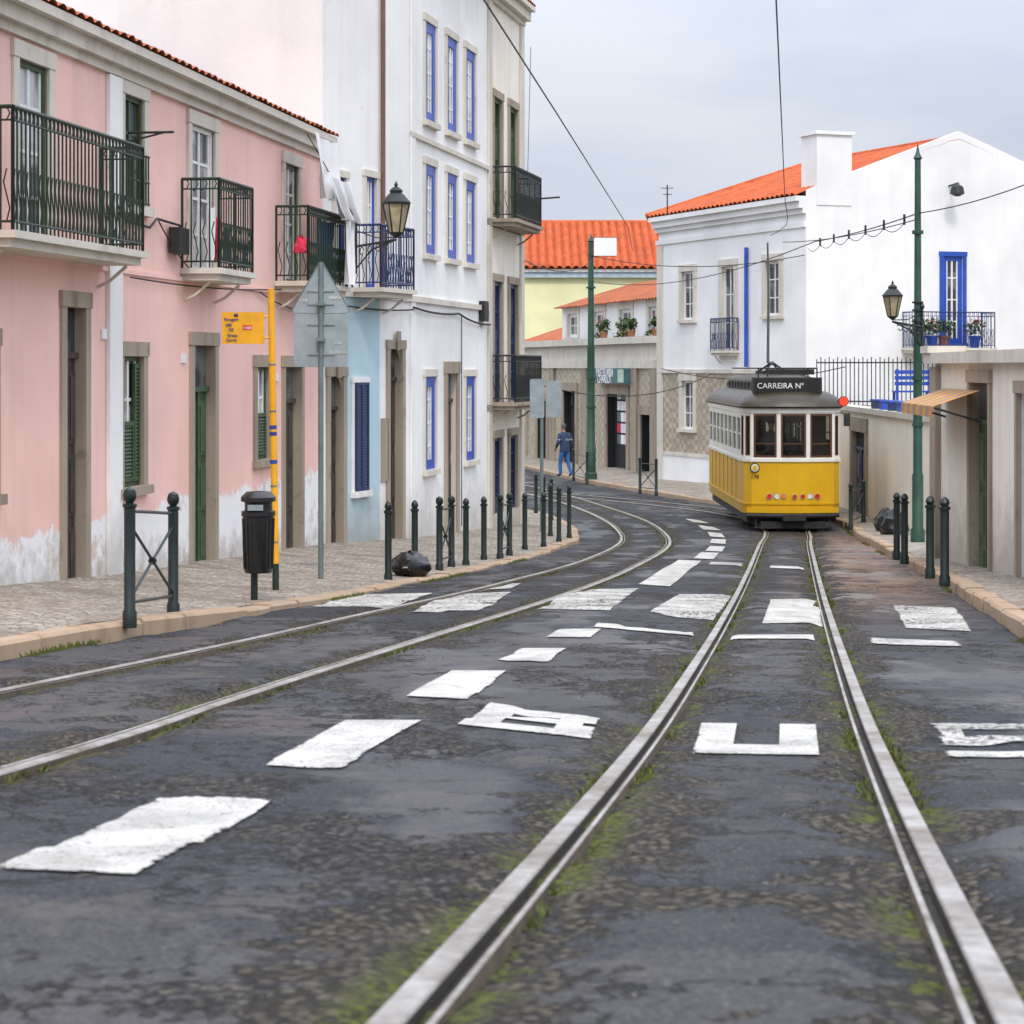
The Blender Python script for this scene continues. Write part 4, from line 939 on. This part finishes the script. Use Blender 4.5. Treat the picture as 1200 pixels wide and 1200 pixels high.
for q,a_,s_ in ((h0+.17,.17,'LISBOA'),((HY-402)*sc,.2,'E 28'),((HY-413)*sc,.2,'R-LISBOA'),(h0+.14,-.2,'CML')): text(e,s_,Fb,a_,-.040,q,.045,m_let)
x,y=.60,43.0; z=pl(x,y); P={'pole':Part(),'plates':Part()}; P['pole'].tube([(x,y,z-.05),(x,y,(HY-444)*y/2500)],.035,m_galv,8)
Fb=Frame((x,y-.03),(x+1,y-.03)); rplate(P['plates'],Fb,-.24,.05,(HY-490)*y/2500,(HY-444)*y/2500,.02,m_grey); rplate(P['plates'],Fb,.09,.40,(HY-489)*y/2500,(HY-446)*y/2500,.01,m_grey); P['plates'].box(Fb,-.2,.36,-.01,.008,(HY-470)*y/2500,(HY-468)*y/2500,m_galv)
make('traffic_sign',P,(x,y,z))
def lantern(P,c,s=1.0):
    c=Vector(c)
    def l(pr,m,n=6): P.lathe(c,[(r*s,z*s) for r,z in pr],m,n)
    l([(.03,-.42),(.05,-.40),(.10,-.36),(.115,-.34)],m_iron,12)
    l([(.105,-.34),(.195,.08)],m_lamp,6)
    for k in range(6):
        an=k*math.pi/3; P.tube([c+Vector((math.cos(an)*.108,math.sin(an)*.108,-.34))*s,c+Vector((math.cos(an)*.2,math.sin(an)*.2,.08))*s],.012*s,m_iron,5)
    l([(.215,.08),(.225,.11),(.17,.17),(.11,.24),(.09,.25),(.10,.29),(.06,.33),(.02,.35),(.03,.38),(.005,.43)],m_iron,12)
m_lamp=M('lantern_glass',(.36,.30,.18),.12,0,.35,6)
def lampbracket(name,wallpt,lampc,s):
    P=Part(); a=Vector(wallpt); c=Vector(lampc); b=c-UP*.42*s
    P.tube([a,b-UP*.03],.02,m_iron,6); P.tube([a-UP*.35,a.lerp(b,.4)-UP*.10,b-UP*.03],.014,m_iron,6)
    for k in range(4):
        q=a.lerp(b,.15+.2*k)-UP*.09; P.tube([q+(b-a).normalized()*(.06*math.cos(t*.8))+UP*(.06*math.sin(t*.8)) for t in range(8)],.009,m_iron,5)
    P.tube([a+UP*.32,a-UP*.42],.022,m_iron,6); P.lathe(a+UP*.32,[(.03,0),(.045,.04),(.02,.09),(.002,.12)],m_iron,8)
    P.tube([a+UP*.25,a.lerp(b,.5)+UP*.07,b],.010,m_iron,5)
    lantern(P,c,s); make(name,P,a)
Yl=32.3
lampbracket('wall_lantern',((412-600)*Yl/2500,Yl+.9,(HY-285)*Yl/2500),((465-600)*Yl/2500,Yl-.2,(HY-247)*Yl/2500),1.0)
Yl=36.6
lampbracket('wall_lantern',(U(1080)*37,36.95,(HY-383)*Yl/2500),(U(1046)*Yl,Yl,(HY-352)*Yl/2500),.80)
def mast(px,Y,base_f,top_y,r):
    x=U(px)*Y; z=base_f(x,Y); zt_=(HY-top_y)*Y/2500; P=Part()
    P.lathe((x,Y,z-.05),[(r*1.9,0),(r*1.9,.25),(r*1.5,.3),(r*1.5,1.2),(r*1.25,1.25),(r*1.15,(zt_-z)*.55),(r*1.25,(zt_-z)*.555),(r,(zt_-z)*.57),(r*.8,zt_-z),(r*1.2,zt_-z+.03),(r*.5,zt_-z+.12),(.005,zt_-z+.3)],m_polegreen,12)
    for q in (.3,.42,.8): P.tube([(x,Y,z+(zt_-z)*q),(x,Y,z+(zt_-z)*q+.06)],r*1.5,m_polegreen,12)
    return P,(x,Y,z),zt_
P,c,zt_=mast(1075.5,37,pr,184,.066)
for q in (.55,.57,.6,.62): P.tube([(c[0],37,c[2]+(zt_-c[2])*q),(c[0],37,c[2]+(zt_-c[2])*q+.03)],.1,m_iron,12)
make('tram_wire_pole',P,c)
P,c,zt_=mast(692.5,72,pr,282,.11); make('tram_wire_pole',P,c)
P=Part(); Fb=Frame((c[0],71.85),(c[0]+1,71.85)); P.box(Fb,.10,.86,-.01,.01,(HY-300)*72/2500,(HY-279)*72/2500,m_cloth); P.tube([(c[0],71.87,(HY-279)*72/2500),(c[0]+.88,71.87,(HY-279)*72/2500)],.02,m_iron,5); P.tube([(c[0],71.87,(HY-300)*72/2500),(c[0]+.88,71.87,(HY-300)*72/2500)],.02,m_iron,5); make('white_flag_sign',P)
P=Part(); s=FG.S(1112); zz=FG.Zp(1112,226); P.tube([FG.P(s,.0,zz+.2),FG.P(s,.5,zz+.25),FG.P(s-.1,.6,zz+.15)],.03,m_iron,6); P.lathe(FG.P(s-.1,.6,zz-.15),[(.08,0),(.22,.08),(.18,.28),(.04,.36)],m_iron,10); make('wall_lamp',P)
for px,py in ((1051,652),(1060,657),(1090,673),(1107,682)):
    x,y=wb(px,py,pr); make('bollard',bollard(x,y,pr,.92),(x,y,pr(x,y)))
guard(wb(997,618,pr),wb(1012,612,pr),pr,.85)
def bag(c,r,sq=.75,mat=None):
    P=Part(); vs=[];fs=[]; n,m=26,16; c=Vector(c)
    for j in range(m+1):
        th=math.pi*j/m
        for i in range(n):
            ph=2*math.pi*i/n; d=Vector((math.sin(th)*math.cos(ph),math.sin(th)*math.sin(ph),math.cos(th)))
            rr_=r*(1+.22*noise.noise(d*1.8+c)+.13*noise.noise(d*5+c)+.05*noise.noise(d*11+c)); 
            if d.z>.8: rr_*=1+.9*(d.z-.8)
            p=d*rr_; p.z*=sq; p.z=max(p.z,-r*.55); vs.append(c+UP*(r*.53)+p)
    for j in range(m):
        for i in range(n): fs.append((j*n+i,j*n+(i+1)%n,(j+1)*n+(i+1)%n,(j+1)*n+i))
    P.add(vs,fs,mat or m_bag,True)
    clump(P,c+UP*(r*.53+r*sq*1.05),.04,14,mat or m_bag,.04)
    return P
x,y=wb(486,675,pl); make('rubbish_bag',bag((x-.04,y-.1,pl(x,y)),.25,.62)); x,y=wb(474,672,pl); make('rubbish_bag',bag((x-.03,y+.2,pl(x,y)),.17,.7))
for px,py in ((1040,622),(1048,626)):
    x,y=wb(px,py,pr); make('rubbish_bag',bag((x,y,pr(x,y)),.27,1.0))
# ================================================================ washing and balcony things
def cloth(F,a0,a1,z0,z1,d,mat,name='laundry',slant=0,wave=.05):
    P=Part(); n,m=30,22; vs=[]
    for j in range(m+1):
        for i in range(n+1):
            u=i/n;v=j/m; w=wave*math.sin(u*17+v*1.5)*(.3+v)+wave*.5*noise.noise(Vector((u*3,v*2,a0)))
            vs.append(F.P(a0+(a1-a0)*u*(1-.15*v)+slant*v,d+w,z1+(z0-z1)*v-.06*math.sin(math.pi*u)*(1-v)+.05*noise.noise(Vector((u*3,1,2)))*v))
    P.add(vs,[(j*(n+1)+i,j*(n+1)+i+1,(j+1)*(n+1)+i+1,(j+1)*(n+1)+i) for j in range(m) for i in range(n)],mat,True); make(name,P)
F=FP; S=F.S
a=30.5*1.011-15.17
cloth(F,a-.1,a+1.5,2.45,3.35,.55,m_cloth,slant=.4,wave=.06); cloth(F,a+.1,a+1.8,2.2,2.8,.66,m_cloth,slant=1.0,wave=.05); cloth(F,a+1.6,a+2.3,1.25,2.35,.6,m_cloth,wave=.04)
cloth(F,a+.6,a+1.7,1.25,2.2,.42,m_bluecl,'blanket',wave=.04)
P=Part(); P.tube([F.P(a-.4,.5,3.3),F.P(a+1.9,.65,2.3)],.008,m_cable,4); make('washing_line',P)
make('red_bag',bag(F.P(30.35*1.011-15.17,.36,1.62),.11,1.4,m_red))
b_=27.4*1.011-15.17
cloth(F,b_-1.4,b_-1.1,1.3,2.0,.30,m_cloth,wave=.03); cloth(F,b_-1.0,b_-.8,1.3,1.9,.28,m_red,wave=.02); cloth(F,b_-.7,b_-.4,1.3,1.8,.3,m_black,wave=.02)
# ================================================================ overhead wires
P=Part(); zc=3.12
P.tube([(p.x,p.y,zc) for p in rt if p.y<52][::8],.008,m_cable,5,False)
P.tube([Vector((-1.6,4,3.1)),Vector((.54,26,3.1)),Vector((2.55,47,3.1)),Vector((3.5,62,3.4))],.009,m_cable,5,False)
mastR=Vector((U(1075.5)*37,37,(HY-250)*37/2500.)); jn=Vector((U(955)*50,50,(HY-283)*50/2500))
P.tube(sag(mastR,jn,.05)+sag(jn,(U(694)*72,72,(HY-330)*72/2500),.45)[1:],.012,m_cable,5,False)
P.tube(sag(mastR,(9.2,33,3.4),.15),.010,m_cable,5,False)
P.tube(sag(mastR-UP*.1,(U(917)*53,53,3.1),.1),.010,m_cable,5,False)
P.tube(sag((U(694)*72,72,(HY-300)*72/2500),(U(940)*62,61.5,(HY-300)*62/2500),.35),.013,m_cable,5,False)
P.tube(sag(FC.P(3.5,.1,2.3),(U(694)*72,72,(HY-305)*72/2500),.3),.012,m_cable,5,False)
P.tube(sag(FC.P(3.5,.1,-.3),(U(835)*65,65,-.2),.5),.014,m_cable,5,False); P.tube(sag((U(775)*70,70,-.05),(U(990)*58,58,0.0),.35),.014,m_cable,5,False)
P.tube([(U(622)*60,60,9),(U(618)*60,60,(HY-220)*60/2500)],.008,m_cable,4,False)
for k in range(6):
    p=mastR.lerp(jn,k/6+.1); P.tube([p+UP*.05,p-UP*.14],.022,m_cable,6); P.tube(sag(p-UP*.1,mastR.lerp(jn,(k+1)/6+.1)-UP*.1,.12),.008,m_cable,4,False)
make('overhead_wires',P)
P=Part(); b=Vector((U(782)*68,68,4.9)); P.tube([b,b+UP*.9],.02,m_iron,4); P.tube([b+Vector((-.2,0,.8)),b+Vector((.2,0,.8))],.012,m_iron,4); P.tube([b+Vector((-.14,0,.6)),b+Vector((.14,0,.6))],.012,m_iron,4); make('roof_aerial',P)
# ================================================================ man walking away
def man(x,y,z,rot):
    m_jac=M('blue_jacket',(.030,.055,.11),.85,0,.3,9); m_jean=M('blue_jeans',(.04,.13,.36),.85,0,.2,9); m_hair=M('grey_hair',(.10,.09,.08),.8,0,.3,40); m_shoe=M('shoe',(.02,.018,.016),.6); m_strp=M('jacket_stripe',(.30,.33,.40),.85)
    J={'pel':(0,0,.94,.150),'sp':(0,.02,1.12,.150),'ch':(0,.03,1.33,.175),'nk':(0,.05,1.48,.065),'hd':(0,.07,1.56,.055),
     'shl':(-.20,.03,1.40,.08),'ell':(-.27,.02,1.12,.06),'wrl':(-.22,.2,.98,.036),'shr':(.20,.03,1.40,.08),'elr':(.28,-.02,1.12,.06),'wrr':(.24,.14,.93,.036),
     'hl':(-.095,0,.88,.11),'knl':(-.11,.12,.50,.075),'anl':(-.11,.10,.09,.055),'tol':(-.12,.27,.04,.035),'hr':(.095,0,.88,.11),'knr':(.11,-.02,.49,.075),'anr':(.12,-.20,.12,.055),'tor':(.125,-.06,.035,.035)}
    ed=[('pel','sp'),('sp','ch'),('ch','nk'),('nk','hd'),('ch','shl'),('shl','ell'),('ell','wrl'),('ch','shr'),('shr','elr'),('elr','wrr'),('pel','hl'),('hl','knl'),('knl','anl'),('anl','tol'),('pel','hr'),('hr','knr'),('knr','anr'),('anr','tor')]
    ks=list(J); me=bpy.data.meshes.new('man'); me.from_pydata([J[k][:3] for k in ks],[(ks.index(a),ks.index(b)) for a,b in ed],[])
    ob=bpy.data.objects.new('tmp',me); scene.collection.objects.link(ob)
    ob.modifiers.new('s','SKIN')
    for i,k in enumerate(ks):
        r=J[k][3]; me.skin_vertices[0].data[i].radius=(r,r*.82 if k in('pel','sp','ch') else r); me.skin_vertices[0].data[i].use_root=(k=='pel')
    sb=ob.modifiers.new('b','SUBSURF'); sb.levels=2; sb.render_levels=2
    bpy.context.view_layer.update(); dg=bpy.context.evaluated_depsgraph_get(); ev=bpy.data.meshes.new_from_object(ob.evaluated_get(dg)); bpy.data.objects.remove(ob)
    P=Part(); V=[v.co.copy() for v in ev.vertices]
    P.v+=[tuple(v) for v in V]
    for p in ev.polygons:
        c=p.center
        m_=m_shoe if c.z<.085 else m_jean if c.z<.90 and abs(c.x)<.20 else m_skin if c.z>1.49 else m_strp if abs(c.z-1.25)<.018 else m_jac
        P.f.append(list(p.vertices)); P.m.append(P.mi(m_)); P.sm.append(True)
    P.lathe((0,.01,.84),[(.178,0),(.187,.02),(.168,.2)],m_jac,20,1.05,.82)
    hc=Vector((0,.095,1.655))
    P.lathe(hc,[(.01,-.115),(.045,-.108),(.062,-.07),(.074,-.02),(.078,.03),(.072,.07),(.05,.10),(.01,.118)],m_skin,16,1,1.18)
    P.lathe(hc+Vector((0,-.018,.012)),[(.066,-.06),(.079,-.02),(.084,.03),(.078,.075),(.054,.108),(.01,.125)],m_hair,16,1,1.08)
    P.lathe(hc+Vector((0,.10,-.02)),[(.004,-.02),(.014,-.015),(.006,.03)],m_skin,8)
    for sx in (-1,1):
        P.lathe(hc+Vector((sx*.08,0,-.03)),[(.004,0),(.014,.01),(.016,.045),(.005,.06)],m_skin,8,.6,1)
        P.lathe(hc+Vector((sx*.03,.082,.0)),[(.002,-.008),(.009,0),(.002,.008)],m_shoe,8)
    P.tube([hc+Vector((-.022,.084,-.055)),hc+Vector((.022,.084,-.055))],.005,m_redl,6)
    for k,e in (('wrl','ell'),('wrr','elr')):
        w=Vector(J[k][:3]); d=(w-Vector(J[e][:3])).normalized()
        P.tube([w-d*.02,w+d*.03,w+d*.09],[.028,.038,.030],m_skin,8)
        sd=Vector((0,1,0)).cross(d).cross(d).normalized()
        for i,Lf in enumerate((.062,.075,.08,.07)):
            o=w+d*.085+sd*(.03-.019*i); P.tube([o,o+d*Lf*.5,o+d*Lf*.85-UP*.02,o+d*Lf-UP*.04],[.010,.009,.008,.006],m_skin,6)
        o=w+d*.03+sd*.034; P.tube([o,o+sd*.03+d*.02,o+sd*.035+d*.055],[.012,.011,.007],m_skin,6)
    ob=make('man',P,(0,0,0)); ob.location=(x,y,z); ob.rotation_euler=(0,0,math.radians(rot)); ob.scale=(1.04,)*3
x,y=hit(662,559,pr); man(x,y,pr(x,y),35)
# ================================================================ world, sun, camera
SE=math.radians(48)
w=bpy.data.worlds.new('World'); scene.world=w; w.use_nodes=True; nt=w.node_tree; bg=nt.nodes['Background']
sky=nt.nodes.new('ShaderNodeTexSky'); sky.sky_type='NISHITA'; sky.sun_disc=False; sky.sun_elevation=SE; sky.dust_density=2.5
tc=nt.nodes.new('ShaderNodeTexCoord'); mp=nt.nodes.new('ShaderNodeMapping'); mp.inputs['Scale'].default_value=(1,1,3.5); nt.links.new(tc.outputs['Generated'],mp.inputs[0])
nz=nt.nodes.new('ShaderNodeTexNoise'); nz.inputs['Scale'].default_value=3.2; nz.inputs['Detail'].default_value=4; nz.inputs['Roughness'].default_value=.55; nt.links.new(mp.outputs[0],nz.inputs['Vector'])
r1=nt.nodes.new('ShaderNodeMapRange'); r1.inputs[1].default_value=.35; r1.inputs[2].default_value=.65; nt.links.new(nz.outputs['Fac'],r1.inputs[0])
cl=nt.nodes.new('ShaderNodeMix'); cl.data_type='RGBA'; cl.inputs[6].default_value=(4.7,5.25,6.7,1); cl.inputs[7].default_value=(6.2,6.6,7.6,1); nt.links.new(r1.outputs[0],cl.inputs[0])
sp=nt.nodes.new('ShaderNodeSeparateXYZ'); nt.links.new(tc.outputs['Generated'],sp.inputs[0])
zr=nt.nodes.new('ShaderNodeMapRange'); zr.inputs[1].default_value=.12; zr.inputs[2].default_value=.75; zr.inputs[3].default_value=1; zr.inputs[4].default_value=3.1; nt.links.new(sp.outputs[2],zr.inputs[0])
ml=nt.nodes.new('ShaderNodeVectorMath'); ml.operation='SCALE'; nt.links.new(cl.outputs[2],ml.inputs[0]); nt.links.new(zr.outputs[0],ml.inputs['Scale'])
wm=nt.nodes.new('ShaderNodeVectorMath'); wm.operation='MULTIPLY'; wm.inputs[1].default_value=(1.03,1.0,.95); nt.links.new(ml.outputs[0],wm.inputs[0])
mx=nt.nodes.new('ShaderNodeMix'); mx.data_type='RGBA'; mx.inputs[0].default_value=.90; nt.links.new(sky.outputs[0],mx.inputs[6]); nt.links.new(wm.outputs[0],mx.inputs[7])
nt.links.new(mx.outputs[2],bg.inputs[0]); bg.inputs[1].default_value=.125
w.cycles.sampling_method='MANUAL'; w.cycles.sample_map_resolution=256
sl=bpy.data.lights.new('sun','SUN'); sl.energy=1.5; sl.angle=math.radians(10); sl.color=(1,.93,.83); so=bpy.data.objects.new('sun',sl); scene.collection.objects.link(so)
sd=Vector((.10*math.cos(SE),-.995*math.cos(SE),math.sin(SE))); so.rotation_euler=sd.to_track_quat('Z','Y').to_euler(); so.location=(0,-10,30)
sky.sun_rotation=math.atan2(sd.x,sd.y)
cd=bpy.data.cameras.new('camera'); cam=bpy.data.objects.new('camera',cd); scene.collection.objects.link(cam); scene.camera=cam
cam.location=(0,0,0); cam.rotation_euler=(math.radians(90),0,0); cd.sensor_width=36; cd.lens=75; cd.shift_y=-(600-HY)/1200.; cd.clip_start=.1; cd.clip_end=6000
cd.dof.use_dof=True; cd.dof.focus_distance=36; cd.dof.aperture_fstop=8.0
scene.view_settings.view_transform='Standard'; scene.view_settings.look='None'; scene.view_settings.exposure=0
print('objects',len(bpy.data.objects))
